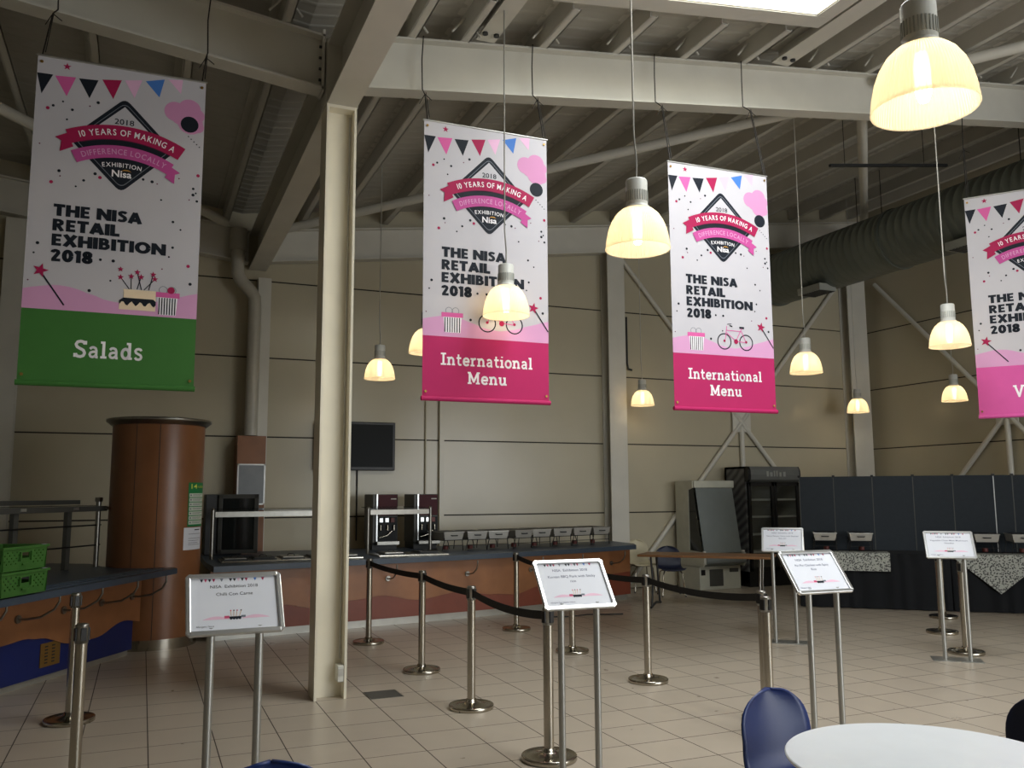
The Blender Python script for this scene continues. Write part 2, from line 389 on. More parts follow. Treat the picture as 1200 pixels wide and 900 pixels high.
_H = .265
HEAVY = {  # heavy capitals: (advance, strokes)
 'T': (.62, [[(0, .885), (.62, .885)], [(.31, 0), (.31, 1)]]), 'H': (.72, [[(.115, 0), (.115, 1)], [(.605, 0), (.605, 1)], [(.1, .5), (.6, .5)]]),
 'E': (.52, [[(.115, 0), (.115, 1)], [(.1, .885), (.5, .885)], [(.1, .5), (.46, .5)], [(.1, .115), (.5, .115)]]),
 'N': (.78, [[(.115, 0), (.115, 1)], [(.665, 0), (.665, 1)], [(.12, .93), (.66, .07)]]), 'I': (.23, [[(.115, 0), (.115, 1)]]),
 'S': (.56, [[(.5, .80), (.4, .875), (.25, .885), (.14, .80), (.15, .66), (.3, .54), (.42, .44), (.45, .28), (.37, .15), (.22, .115), (.05, .18)]]),
 'A': (.76, [[(.09, 0), (.38, .96)], [(.38, .96), (.67, 0)], [(.2, .28), (.55, .28)]]),
 'R': (.64, [[(.115, 0), (.115, 1)], [(.115, .885), (.35, .885), (.46, .8), (.46, .62), (.35, .52), (.115, .52)], [(.27, .5), (.52, 0)]]),
 'L': (.5, [[(.115, 0), (.115, 1)], [(.1, .115), (.5, .115)]]), 'X': (.74, [[(.1, 1), (.64, 0)], [(.64, 1), (.1, 0)]]),
 'B': (.62, [[(.115, 0), (.115, 1)], [(.115, .885), (.32, .885), (.42, .8), (.42, .64), (.32, .54), (.115, .54)], [(.115, .5), (.36, .5), (.48, .4), (.48, .23), (.36, .115), (.115, .115)]]),
 'O': (.86, [_ell(.43, .5, .31, .385)]), '0': (.62, [_ell(.31, .5, .19, .385)]), '8': (.6, [_ell(.3, .715, .155, .17), _ell(.3, .285, .18, .17)]),
 '2': (.56, [[(.09, .7), (.12, .82), (.25, .885), (.38, .83), (.41, .7), (.35, .55), (.14, .15)], [(.04, .115), (.54, .115)]]),
 '1': (.36, [[(.23, 0), (.23, 1)], [(.02, .78), (.23, .92)]]), ' ': (.26, []),
}
def heavy_text(mb, word, fn, x0, x1, y0, y1, m):
    gap = .06; tot = sum(HEAVY[c][0] for c in word)+gap*(len(word)-1); kx = (x1-x0)/tot; ky = y1-y0; px = 0
    for ch in word:
        adv, strokes = HEAVY[ch]; th = _H*(.86 if ch in 'ESBR2' else 1)
        def F(x, y): return fn(x0+(px+x)*kx, y0+y*ky)
        for pl in strokes:
            for (ax, ay), (bx, by) in zip(pl, pl[1:]):
                L = math.hypot(bx-ax, by-ay); nx, ny = -(by-ay)/L*th/2, (bx-ax)/L*th/2
                mb.quad([F(ax-nx, ay-ny), F(bx-nx, by-ny), F(bx+nx, by+ny), F(ax+nx, ay+ny)], m)
            for (ax, ay) in pl[1:-1]: mb.quad([F(ax+th/2*math.cos(q*PI/5), ay+th/2*math.sin(q*PI/5)) for q in range(10)], m)
        px += adv+gap

# ================================================================ THE SETTING
XL, XR, YB = -6.0, 14.5, 14.3
VAL = 1.56                                        # the roof valley over the white column
def raf(u): return 5.59+.13*(u-1.7) if u >= VAL else 5.51+.12*(1.4-u)   # underside of rafters
def deck(u): return raf(u)+.54+.23
fl = MB(); fl.box(XL-.2, -5, -.15, XR+.2, YB+.2, 0, floorm); struct(fl.build('floor'))
JZ = (1.39, 2.665, 3.94, 5.2)
def wall_back():
    b = MB()
    us = [XL, -1.87, VAL, 4.7, 8.18, XR]
    top = lambda u: deck(u)
    poly = [(XL-.2, 0), (XR+.2, 0), (XR+.2, top(XR+.2)), (VAL, top(VAL)), (XL-.2, top(XL-.2))]
    b.prism(poly, lambda a, c, d: (a, d, c), YB+.02, YB+.22, joint)
    zs = [0]+list(JZ)+[9.0]
    for i in range(len(zs)-1):
        z0 = zs[i]+.011; z1 = zs[i+1]-.011
        if zs[i+1] > 6:
            pl = [(XL-.2, z0), (XR+.2, z0), (XR+.2, top(XR+.2)), (VAL, top(VAL)), (XL-.2, top(XL-.2))]
            b.prism(pl, lambda a, c, d: (a, d, c), YB, YB+.018, wallp)
        else: b.box(XL-.2, YB, z0, XR+.2, YB+.018, z1, wallp)
    return b.build('wall_back')
struct(wall_back())
def side_wall(x, s, y0, name):
    b = MB(); t = deck(x); b.box(x+.02*s, y0, 0, x+.2*s, YB, t, joint)
    zs = [0]+list(JZ)+[6.47, t]
    for i in range(len(zs)-1): b.box(x, y0, zs[i]+.011, x+.018*s, YB, zs[i+1]-.011, wallp)
    return struct(b.build(name))
side_wall(XR, 1, -5, 'wall_right'); side_wall(XL, -1, -5, 'wall_left')
WX0, WX1, WZ0, WZ1 = 5.8, 14.2, .25, 4.85
b = MB()
for q in ((XL-.2, 0, WX0, 8.2), (WX1, 0, XR+.2, 8.2), (WX0, 0, WX1, WZ0), (WX0, WZ1, WX1, 8.2)): b.box(q[0], -5.2, q[1], q[2], -5, q[3], wallp)
struct(b.build('wall_front'))
b = MB()
for i in range(7):
    x = WX0+(WX1-WX0)*i/6; b.box(x-.03, -5.14, WZ0, x+.03, -5.06, WZ1, alu)
for z in (WZ0, 2.4, WZ1): b.box(WX0, -5.14, z-.03, WX1, -5.06, z+.03, alu)
w2 = struct(b.build('added_window_2')); b = MB(); b.box(WX0, -5.105, WZ0, WX1, -5.095, WZ1, glassm); b.build('pane', w2)  # unseen front window, added to house the front area light
# roof deck with a rooflight opening
RX0, RX1, RY0, RY1 = 3.55, 6.30, 1.6, 6.64
def roof():
    b = MB()
    def slab(u0, u1, y0, y1):
        b.add([(u0, y0, deck(u0)), (u1, y0, deck(u1)), (u1, y1, deck(u1)), (u0, y1, deck(u0)),
               (u0, y0, deck(u0)+.1), (u1, y0, deck(u1)+.1), (u1, y1, deck(u1)+.1), (u0, y1, deck(u0)+.1)],
              [(0, 3, 2, 1), (4, 5, 6, 7), (0, 1, 5, 4), (1, 2, 6, 5), (2, 3, 7, 6), (3, 0, 4, 7)], deckm)
        # trapezoid ribs of the profiled sheet, running down the slope
        y = y0+.12
        while y < y1-.1:
            b.add([(u0, y-.04, deck(u0)), (u1, y-.04, deck(u1)), (u1, y+.04, deck(u1)), (u0, y+.04, deck(u0)),
                   (u0, y-.02, deck(u0)-.006), (u1, y-.02, deck(u1)-.006), (u1, y+.02, deck(u1)-.006), (u0, y+.02, deck(u0)-.006)],
                  [(4, 7, 6, 5), (0, 4, 5, 1), (3, 2, 6, 7)], deckm)
            y += .2
    slab(XL-.2, 1.3, -5, YB+.2); slab(1.3, 1.8, -5, YB+.2); slab(1.8, RX0, -5, YB+.2)
    slab(RX0, RX1, RY1, YB+.2); slab(RX0, RX1, -5, RY0); slab(RX1, XR+.2, -5, YB+.2)
    return struct(b.build('ceiling'))
roof()
# rooflight: white upstand and glazing
b = MB()
def kz(u): return raf(u)+.53
for (u0, u1, y0, y1) in ((RX0-.04, RX1+.04, RY1-.012, RY1+.06), (RX0-.04, RX1+.04, RY0-.06, RY0+.012), (RX0-.06, RX0+.012, RY0, RY1), (RX1-.012, RX1+.06, RY0, RY1)):
    b.add([(u0, y0, kz(u0)), (u1, y0, kz(u1)), (u1, y1, kz(u1)), (u0, y1, kz(u0)), (u0, y0, deck(u0)+.95), (u1, y0, deck(u1)+.95), (u1, y1, deck(u1)+.95), (u0, y1, deck(u0)+.95)],
          [(0, 3, 2, 1), (4, 5, 6, 7), (0, 1, 5, 4), (1, 2, 6, 5), (2, 3, 7, 6), (3, 0, 4, 7)], column_paint)
for (u0, u1, y0, y1) in ((RX0-.22, RX1+.22, RY1+.002, RY1+.22), (RX0-.22, RX1+.22, RY0-.22, RY0-.002), (RX0-.22, RX0-.002, RY0, RY1), (RX1+.002, RX1+.22, RY0, RY1)):
    b.add([(u0, y0, kz(u0)-.012), (u1, y0, kz(u1)-.012), (u1, y1, kz(u1)-.012), (u0, y1, kz(u0)-.012), (u0, y0, kz(u0)-.002), (u1, y0, kz(u1)-.002), (u1, y1, kz(u1)-.002), (u0, y1, kz(u0)-.002)],
          [(0, 3, 2, 1), (4, 5, 6, 7), (0, 1, 5, 4), (1, 2, 6, 5), (2, 3, 7, 6), (3, 0, 4, 7)], steelwork)
win = struct(b.build('window_1'))
b = MB(); b.add([(RX0, RY0, deck(RX0)+.75), (RX1, RY0, deck(RX1)+.75), (RX1, RY1, deck(RX1)+.75), (RX0, RY1, deck(RX0)+.75)], [(0, 1, 2, 3)], glassm); b.build('pane', win)
# purlins: pressed Z sections running towards the back wall
def purlin(u, y0, y1, n, cleats=()):
    b = MB(); z0 = raf(u)+.54; z1 = deck(u)
    b.box(u-.006, y0, z0, u+.006, y1, z1, purl); b.box(u, y0, z0, u+.085, y1, z0+.01, purl); b.box(u-.085, y0, z1-.01, u, y1, z1, purl)
    b.box(u+.075, y0, z0, u+.085, y1, z0+.025, purl)
    for y in cleats:
        for s in (-1, 1): b.tube([(u+.01, y, z1-.04), (u+.01+s*.15, y, z0+.005)], .012, purl, 6)
    return struct(b.build('trim_%d' % n))
n = 1
for u in (-5.2, -4.3, -3.4, -2.5, -1.6, -.7, .2, 1.0): purlin(u, -4.8, YB-.02, n, (7.65, 8.08)); n += 1
for u in (2.2, 2.75, 3.62, 4.49, 5.36, 6.2): purlin(u, 7.0, YB-.02, n, (7.65, 8.08)); n += 1
for u in (7.25, 8.12, 8.99, 9.86, 10.73, 11.6, 12.47, 13.34, 14.1): purlin(u, -4.8, YB-.02, n, (7.65, 8.08)); n += 1

# ================================================================ STEEL FRAME
def i_beam_x(name, y, u0, u1, zf, h, wf, m, label, end=None, flip=False):
    """I section in the plane y=const, underside zf(u)"""
    b = MB()
    def bar(da, db, y0, y1):
        z = [zf(u0)+da, zf(u1)+da, zf(u1)+db, zf(u0)+db]
        v = [(u0, y0, z[0]), (u1, y0, z[1]), (u1, y0, z[2]), (u0, y0, z[3]), (u0, y1, z[0]), (u1, y1, z[1]), (u1, y1, z[2]), (u0, y1, z[3])]
        b.add(v, [(0, 1, 2, 3), (7, 6, 5, 4), (0, 4, 5, 1), (1, 5, 6, 2), (2, 6, 7, 3), (3, 7, 4, 0)], m)
    bar(0, .022, y-wf/2, y+wf/2); bar(h-.022, h, y-wf/2, y+wf/2); bar(.022, h-.022, y-.008, y+.008)
    for e in (end or ()):                              # bolted end plate
        z = zf(e[0]); b.box(e[0]-.012, y-wf/2, z-.02, e[0]+.012, y+wf/2, z+h+.05, m)
        for k in range(4):
            for s in (-1, 1): b.cyl((e[0]+e[1]*.012, y+s*.055, z+.1+k*.11), (e[0]+e[1]*.035, y+s*.055, z+.1+k*.11), .014, dark, n=8)
    o = b.build(name, None, (u0, y, zf(u0)))
    return tag(o, label, 'steel beam')
COLY = 7.88
i_beam_x('steel_rafter', COLY, 1.72, XR-.1, raf, .54, .2, steelwork, 'long white steel rafter rising right from the central column, above the pink banners', end=((1.735, 1),))
i_beam_x('steel_rafter', COLY, XL+.05, 1.40, raf, .54, .2, steelwork, 'white steel rafter rising left from the central column, above the green Salads banner', end=((1.385, -1),))
i_beam_x('steel_rafter', YB-.13, 1.72, XR-.1, lambda u: raf(u)-.12, .54, .2, steelwork, 'white steel eaves beam along the top of the back wall, right of the downpipe')
i_beam_x('steel_rafter', YB-.13, XL+.05, 1.40, lambda u: raf(u)-.08, .54, .2, steelwork, 'white steel eaves beam along the top of the back wall, behind the Salads banner')
def i_beam_y(name, u, y0, y1, z0, h, wf, m, label, bolts=()):
    b = MB()
    b.box(u-wf/2, y0, z0, u+wf/2, y1, z0+.022, m); b.box(u-wf/2, y0, z0+h-.022, u+wf/2, y1, z0+h, m); b.box(u-.008, y0, z0+.022, u+.008, y1, z0+h-.022, m)
    for (yy, dx) in bolts: b.cyl((u+dx, yy, z0-.02), (u+dx, yy, z0), .03, dark, n=8)
    return tag(b.build(name, None, (u, y0, z0)), label, 'steel beam')
i_beam_y('valley_beam', VAL, -4.5, YB-.02, 5.36, .6, .28, steelwork, 'deep white valley beam crossing over the top of the central white column')
i_beam_y('trimmer_beam', 3.0, -4.5, 7.76, raf(3.0)+.545, .2, .2, steelwork, 'white trimmer beam on the left of the rooflight, bolted to the long rafter', ((7.6, -.06), (7.6, .06)))
i_beam_y('trimmer_beam', 6.75, -4.5, 7.76, raf(6.75)+.545, .2, .24, steelwork, 'white trimmer beam on the right of the rooflight, bolted to the long rafter', ((7.6, -.06), (7.6, .06)))
# the white column with its socket
col = thing('steel_column', (1.56, COLY, 0), 'free-standing white steel column in the middle of the tiled floor', 'column')
b = MB(); b.box(-.14, -.14, 0, -.118, .14, 5.36, column_paint); b.build('flange', col)
b = MB(); b.box(.118, -.14, 0, .14, .14, 5.36, column_paint); b.build('flange', col)
b = MB(); b.box(-.118, -.012, 0, .118, .012, 5.36, column_paint); b.build('web', col)
b = MB(); b.box(-.118, -.14, 5.33, .118, .14, 5.359, column_paint); b.build('cap_plate', col)
b = MB(); b.box(-.15, -.14, 5.36, .15, .14, 6.0, steelwork); b.build('column_head', col)
b = MB(); b.tube([(.10, -.03, .32), (.10, -.03, 5.3)], .008, cable_w, 6); b.build('cable', col)
b = MB(); b.box(.062, -.135, .14, .117, -.014, .28, socketm, .006); so = b.build('socket_box', col)
b = MB(); b.box(.066, -.139, .19, .112, -.1355, .25, cable_w); b.build('socket_face', so)
# wall columns
def wall_col(u, w_, d_, label, z1=None):
    b = MB(); y1 = YB-.005; y0 = y1-d_; t = .02
    z = z1 or raf(u)-.13
    b.box(u-w_/2, y0, 0, u+w_/2, y0+t, z, steelwork); b.box(u-w_/2, y1-t, 0, u+w_/2, y1, z, steelwork); b.box(u-.01, y0+t, 0, u+.01, y1-t, z, steelwork)
    return tag(b.build('wall_column', None, (u, y0, 0)), label, 'column')
wall_col(8.06, .36, .28, 'cream steel column on the back wall behind the far pendant lamp, left of the chillers')
wall_col(14.0, .5, .26, 'cream steel column in the far corner above the dark screens')
wall_col(-1.87, .26, .2, 'cream steel column on the back wall at the far left edge')
wall_col(1.66, .2, .22, 'cream steel column on the back wall beside the rainwater pipe', 5.2)
b = MB(); b.box(4.66, YB-.07, 0, 4.74, YB-.003, raf(4.7)-.13, wallp); tag(b.build('wall_post', None, (4.7, YB, 0)), 'slim cream post on the back wall right of the drink machines', 'post')
b = MB(); b.box(XR-.26, 7.75, 0, XR-.005, 8.0, raf(XR)-.05, steelwork); tag(b.build('wall_column', None, (XR-.13, 7.88, 0)), 'cream steel column on the right-hand wall', 'column')
# X bracing
def xbrace(pA, pB, pC, pD, label, nd):
    """tubes from lower A to upper C and lower B to upper D"""
    c = (Vector(pA)+Vector(pB)+Vector(pC)+Vector(pD))/4
    r = thing('cross_bracing', (c.x, c.y, 0), label, 'bracing'); o = Vector((c.x, c.y, 0))
    for p, q in ((pA, c), (c, pC), (pB, c), (c, pD)):
        b = MB(); b.tube([Vector(p)-o, Vector(q)-o], .045, steelwork, 10); b.build('brace_tube', r)
    b = MB(); cc = c-o; nd = Vector(nd); t = Vector((-nd.y, nd.x, 0))
    pts = [cc+t*x+Vector((0, 0, z)) for x, z in ((-.22, -.2), (.22, -.2), (.22, .2), (-.22, .2))]
    b.add([p-nd*.012 for p in pts]+[p+nd*.012 for p in pts], [(0, 1, 2, 3), (7, 6, 5, 4), (0, 4, 5, 1), (1, 5, 6, 2), (2, 6, 7, 3), (3, 7, 4, 0)], steelwork)
    b.build('gusset_plate', r)
    b = MB(); b.tube([cc+Vector((0, 0, -.1)), Vector((cc.x, cc.y, .02))], .05, steelwork, 10); b.build('centre_post', r)
yb = YB-.05
xbrace((8.35, yb, .1), (13.68, yb, .1), (13.68, yb, 6.2), (8.35, yb, 6.2), 'cream tube cross bracing on the back wall above the chillers', (0, 1, 0))
xbrace((XR-.1, 13.9, .1), (XR-.1, 8.1, .1), (XR-.1, 8.1, 6.2), (XR-.1, 13.9, 6.2), 'cream tube cross bracing on the right-hand wall behind the right-edge banner', (1, 0, 0))
def roof_tube(p, q, label):
    b = MB(); b.tube([p, q], .07, steelwork, 12); tag(b.build('brace_tube', None, p), label, 'bracing')
roof_tube((1.75, 14.0, 5.95), (8.1, 8.05, 6.72), 'long white tube slanting under the roof, passing behind both International Menu banners')
roof_tube((14.3, 14.0, 7.12), (8.3, 8.05, 6.7), 'white roof tube seen end-on above the dark air duct')
roof_tube((1.0, 13.70, 5.93), (-5.0, 8.05, 6.55), 'white roof tube slanting behind the green Salads banner')
roof_tube((8.3, 7.7, 6.85), (14.2, 1.8, 7.6), 'short visible white roof tube behind the nearest pendant lamp')
# rainwater pipe and its wooden casing
b = MB(); b.tube([(1.22, 13.95, 5.86), (1.22, 13.95, 5.30), (1.23, 13.95, 5.18), (1.28, 13.95, 5.09), (1.44, 13.95, 4.92), (1.49, 13.95, 4.83), (1.50, 13.95, 4.70), (1.50, 13.95, 2.66)], .1, pipe_m, 16)
dp = b.build('downpipe', None, (1.5, 13.95, 2.66)); tag(dp, 'cream rainwater pipe with a swan neck running down the back wall', 'pipe')
b = MB(); b.cyl((1.22, 13.95, 5.58), (1.22, 13.95, 5.92), .13, pipe_m, n=16); b.v = [tuple(Vector(q)-Vector((1.5, 13.95, 2.66))) for q in b.v]; b.build('collar', dp)
b = MB(); b.box(1.30, 13.84, 0, 1.72, YB-.005, 2.65, wood_col); cas = tag(b.build('pipe_casing', None, (1.5, 14.1, 0)), 'brown wooden box casing at the foot of the rainwater pipe', 'casing')
b = lmb(); b.box(-.17, -.275, 1.62, .2, -.261, 2.2, cartongrey); b.build('grey_panel', cas)
b = lmb()
for q in ((-.19, 1.6, .22, 1.62), (-.19, 2.2, .22, 2.22), (-.19, 1.6, -.17, 2.22), (.2, 1.6, .22, 2.22)): b.box(q[0], -.28, q[1], q[2], -.261, q[3], alu)
b.build('panel_frame', cas)
b = MB(); b.tube([(8.4, YB-.06, 5.1), (8.4, YB-.06, 4.2), (8.42, YB-.06, 4.1), (8.5, YB-.06, 4.08)], .02, dark, 6); tag(b.build('conduit_pipe', None, (8.4, YB, 5)), 'thin dark conduit beside the cream wall column', 'pipe')
b = MB(); b.tube([(3.25, YB-.02, 2.15), (3.25, YB-.02, 1.0)], .012, dark, 6); b.tube([(4.42, YB-.03, 5.6), (4.42, YB-.03, 1.2)], .014, wallp, 6); tag(b.build('wall_conduit', None, (3.25, YB, 2.1)), 'thin cable drop below the wall television', 'cable')
# air duct
du = thing('air_duct', (12.0, 14.2, 6.14), 'thick dark spiral air duct running along the right under the roof', 'duct')
b = lmb(); prof = []; L0 = 14.0; y = 0; k = 0
while y < 13:
    prof += [(.53, y), (.53, y+.13), (.5318, y+.14), (.5318, y+.155), (.53, y+.165)]; y += .165
N = 40; K = len(prof); V = [(r*math.cos(2*PI*i/N), -yy, r*math.sin(2*PI*i/N)) for i in range(N) for r, yy in prof]
b.add(V, [(i*K+j, i*K+j+1, ((i+1) % N)*K+j+1, ((i+1) % N)*K+j) for i in range(N) for j in range(K-1)], ductm, True)
b.build('duct_tube', du)
for yy in (-3.2, -.02, -6.4, -9.6):
    b = lmb(); b.cyl((0, yy, 0), (0, yy-.06, 0), .548, ductm, n=40); b.build('joint_band', du)
for yy in (-1.2, -4.6, -8.4):
    b = lmb(); b.box(-.42, yy-.5, -.60, -.02, yy+.1, -.47, grey_grille); g = b.build('diffuser', du)
    b = lmb()
    for q in range(9): b.box(-.40, yy-.47+q*.06, -.61, -.04, yy-.44+q*.06, -.601, dark)
    b.build('slats', g)
for yy in (-2.6, -5.8, -9.0):
    for s in (-1, 1):
        b = lmb(); b.tube([(s*.3, yy, .44), (s*.3, yy, 1.52)], .008, wire_m, 6); b.build('hanger_rod', du)
hb = thing('hanging_channel', (10.2, 9.4, 6.645), 'thin dark channel bar hung under the roof near the air duct', 'bar')
b = lmb(); b.M = Matrix.Rotation(-.147, 4, 'Y'); b.box(-1.2, -.02, -.02, 1.2, .02, .02, dark); b.build('channel', hb)
for s in (-.9, .7):
    b = lmb(); b.tube([(s, 0, .14*s), (s, 0, .80+.13*s)], .006, wire_m, 6); b.build('rod', hb)

# ================================================================ BANNERS
def flat(fn, layer): return lambda x, y: fn(x, y, layer)
def star(cx, cy, r, k=5, rot=0):
    return [(cx+(r if i % 2 == 0 else r*.42)*math.sin(rot+i*PI/k), cy-(r if i % 2 == 0 else r*.42)*math.cos(rot+i*PI/k)) for i in range(2*k)]
def disc(cx, cy, r, n=14): return [(cx+r*math.cos(2*PI*i/n), cy+r*math.sin(2*PI*i/n)) for i in range(n)]
def rdiamond(cx, cy, hx, hy, f=.1):
    P = [(cx, cy-hy), (cx+hx, cy), (cx, cy+hy), (cx-hx, cy)]; out = []
    for i in range(4):
        p = Vector(P[i]); a = Vector(P[i-1]); c = Vector(P[(i+1) % 4])
        A = p+(a-p)*f; C = p+(c-p)*f
        for t in (0, .25, .5, .75, 1): out.append(tuple(A*(1-t)**2+p*2*t*(1-t)+C*t*t))
    return out
def make_banner(loc, rz, label, cat_col, words, art, hooks):
    Wb, Hb = 1.25, 2.58; S = Hb/2.6
    r = thing('hanging_banner', loc, label, 'banner', None, rz)
    b = lmb(); BASE = .0015; LAY = .0009
    def bow(x, t): return .010*math.sin(PI*x/Wb)*math.sin(PI*min(1, t/2.6))
    # curved vinyl sheet
    nx, nz = 10, 20
    def P(x, t, layer): return (x-Wb/2, -BASE-layer*LAY-bow(x, t), -t*S)
    def sheet(t0, t1, m):
        V = []; F = []
        for j in range(nz+1):
            for i in range(nx+1): V.append(P(Wb*i/nx, t0+(t1-t0)*j/nz, 0))
        for j in range(nz):
            for i in range(nx): a = j*(nx+1)+i; F.append((a, a+1, a+nx+2, a+nx+1))
        b.add(V, F, m, True)
        b.add([(v[0], v[1]+.002, v[2]) for v in V], [f[::-1] for f in F], m, True)
    def poly(p, layer, m): b.add([P(x, t, layer) for x, t in p], [tuple(range(len(p)))], m)
    def grid_poly(f_top, f_bot, x0, x1, layer, m, k=20):   # strip under a curve
        V = []; F = []
        for i in range(k+1):
            x = x0+(x1-x0)*i/k; V += [P(x, f_top(x), layer), P(x, f_bot(x), layer)]
        for i in range(k): F.append((2*i, 2*i+2, 2*i+3, 2*i+1))
        b.add(V, F, m, True)
    sheet(0, 2.036, vinyl); sheet(2.036, 2.6, cat_col)
    fx = lambda layer: (lambda x, y: P(x, -y, layer))       # lettering: y up -> t down
    # hills
    hill = [(0, 1.885), (.1, 1.86), (.22, 1.84), (.33, 1.85), (.45, 1.89), (.6, 1.94), (.75, 1.955), (.9, 1.93), (1.05, 1.88), (1.25, 1.825)]
    def hz(x):
        for (a, ya), (c, yc) in zip(hill, hill[1:]):
            if a <= x <= c: u = (x-a)/(c-a); u = u*u*(3-2*u)*.5+u*.5; return ya+(yc-ya)*u
        return hill[-1][1]
    grid_poly(hz, lambda x: 2.037, 0, Wb, 1, v_pink)
    # bunting
    for (a, c, tip, col_) in (((.0, .14), (.113, .138), (.04, .309), v_ink), ((.127, .143), (.275, .132), (.216, .302), v_flagpink), ((.296, .135), (.437, .126), (.379, .29), v_ink),
                       ((.464, .114), (.607, .093), (.551, .266), v_crim), ((.629, .089), (.759, .065), (.707, .23), v_flagpale), ((.784, .067), (.928, .025), (.894, .189), v_blue), ((.957, .02), (1.069, .004), (1.058, .129), v_flagpale)):
        poly([a, c, tip], 1, col_)
    poly(star(.208, .053, .032), 1, v_crim)
    # cloud and disc
    for cx, cy, rr in ((1.02, .29, .085), (1.13, .255, .09), (1.19, .30, .06), (1.14, .37, .10), (1.2, .40, .048), (1.06, .33, .07)): poly(disc(cx, cy, rr, 20), 1, v_cloud)
    poly(disc(1.135, .385+.135*(art != 'salads'), .07, 22), 2, v_ink)
    for i in range(5): poly(disc(1.13+.022*i, .49+.02*i+.135*(art != 'salads'), .006, 6), 1, v_ink)
    # emblem
    CX, CY = .641, .645
    poly(rdiamond(CX, CY, .39, .40), 2, v_ink); poly(rdiamond(CX, CY, .352, .362), 3, v_line); poly(rdiamond(CX, CY, .345, .355), 4, v_ink)
    poly([(CX, CY-.325), (CX+.23, CY-.095), (CX-.23, CY-.095)], 5, vinyl)
    def ribbon(R, cyc, a0, a1, h, layer, m, k=20):
        V = []; F = []
        for i in range(k+1):
            a = a0+(a1-a0)*i/k
            for rr in (R, R+h): V.append(P(CX+rr*math.sin(a), cyc-rr*math.cos(a), layer))
        for i in range(k): F.append((2*i, 2*i+2, 2*i+3, 2*i+1))
        b.add(V, F, m, True)
    ribbon(.86, 1.47, -.36, .42, .10, 5, v_plum)
    R1 = .862; C1 = 1.465; ribbon(R1, C1, -.44, .50, .118, 6, v_crim)
    def tail(R, cyc, a, h, s, layer, m):
        q = [(CX+rr*math.sin(aa), cyc-rr*math.cos(aa)) for rr, aa in ((R-.02, a), (R-.02, a+s*.13), (R+h*.45, a+s*.07), (R+h-.02, a+s*.10), (R+h-.02, a))]
        poly(q, layer, m)
    tail(R1-.01, C1, -.44, .118, -1, 6, v_crim)
    R2 = .70; C2 = 1.46; ribbon(R2, C2, -.48, .50, .105, 7, v_rib2); tail(R2-.01, C2, .50, .105, 1, 7, v_rib2)
    arc_text(b, '10 YEARS OF MAKING A', fx(8), CX, -C1, R1+.033, -.36, .44, .052, v_white, .012)
    arc_text(b, 'DIFFERENCE LOCALLY', fx(8), CX, -C2, R2+.03, -.41, .45, .046, v_pink, .008)
    put_text(b, '2018', fx(6), .571, .715, -.475, -.428, v_ink, .01)
    arc_text(b, 'EXHIBITION', fx(6), CX, -1.72, .885, -.165, .165, .036, v_white, .01)
    put_text(b, 'Nisa', fx(6), .57, .715, -.92, -.862, v_white, .02)
    poly([(.635, .867), (.66, .853), (.69, .853), (.712, .867), (.69, .861), (.66, .861)], 6, v_gold)
    # title
    for body, x1, y0, y1 in (('THE NISA', .806, 1.29, 1.195), ('RETAIL', .65, 1.41, 1.315), ('EXHIBITION', .995, 1.53, 1.435), ('2018', .468, 1.655, 1.556)):
        heavy_text(b, body, fx(2), .175, x1, -y0, -y1, v_ink)
    # confetti
    dots = [(.127, .394), (.194, .35), (.444, .316), (.386, .356), (.263, .408), (.229, .494), (.196, .924), (.205, .965), (.372, .98), (.319, 1.036), (.451, .914), (1.071, .865), (1.184, .937), (1.205, .973), (1.184, .99), (1.156, 1.036), (1.216, 1.041), (.943, 1.066), (.869, .922), (.908, .935), (.802, .912),
            (.058, 1.599), (.615, 1.613), (.974, 1.643), (1.046, 1.456), (.602, 1.775), (.456, 1.867), (.031, 1.817), (.523, 1.612), (1.021, 1.537), (1.191, 1.748), (.05, .72), (1.04, 1.24), (1.1, 1.3), (.08, 1.52)]
    for i, (x, t) in enumerate(dots): poly(disc(x, t, (.011, .008, .013, .006)[i % 4], 8), 2, (v_ink, v_ink, v_ink, v_plum)[i % 4])
    for x, t in ((.487, .94), (.146, 1.021), (1.217, .819), (.09, .42), (1.17, 1.6)): poly(disc(x, t, .014, 9), 2, v_crim)
    def stick(p, q, wd, layer, m):
        d = (Vector(q)-Vector(p)).normalized()*wd/2; n_ = Vector((-d.y, d.x)); p, q = Vector(p), Vector(q)
        poly([tuple(p-n_), tuple(q-n_), tuple(q+n_), tuple(p+n_)], layer, m)
    def ring(cx, cy, r, wd, layer, m, k=24):
        V = [P(cx+rr*math.cos(2*PI*i/k), cy+rr*math.sin(2*PI*i/k), layer) for i in range(k) for rr in (r, r-wd)]
        b.add(V, [(2*i, (2*i+2) % (2*k), (2*i+3) % (2*k), 2*i+1) for i in range(k)], m)
    def gift(x0, x1, t0):
        poly([(x0, t0), (x1, t0), (x1, t0+.042), (x0, t0+.042)], 2, v_flagpink)
        w_ = x1-x0; poly([(x0+.02, t0+.042), (x1-.015, t0+.042), (x1-.025, t0+.185), (x0+.032, t0+.185)], 2, v_white)
        for i in range(7):
            x = x0+.03+i*(w_-.06)/6.4; poly([(x, t0+.045), (x+.009, t0+.045), (x+.009, t0+.183), (x, t0+.183)], 3, v_ink)
        for s in (-1, 1): ring((x0+x1)/2+s*.032, t0-.018, .034, .005, 1, v_line, 14)
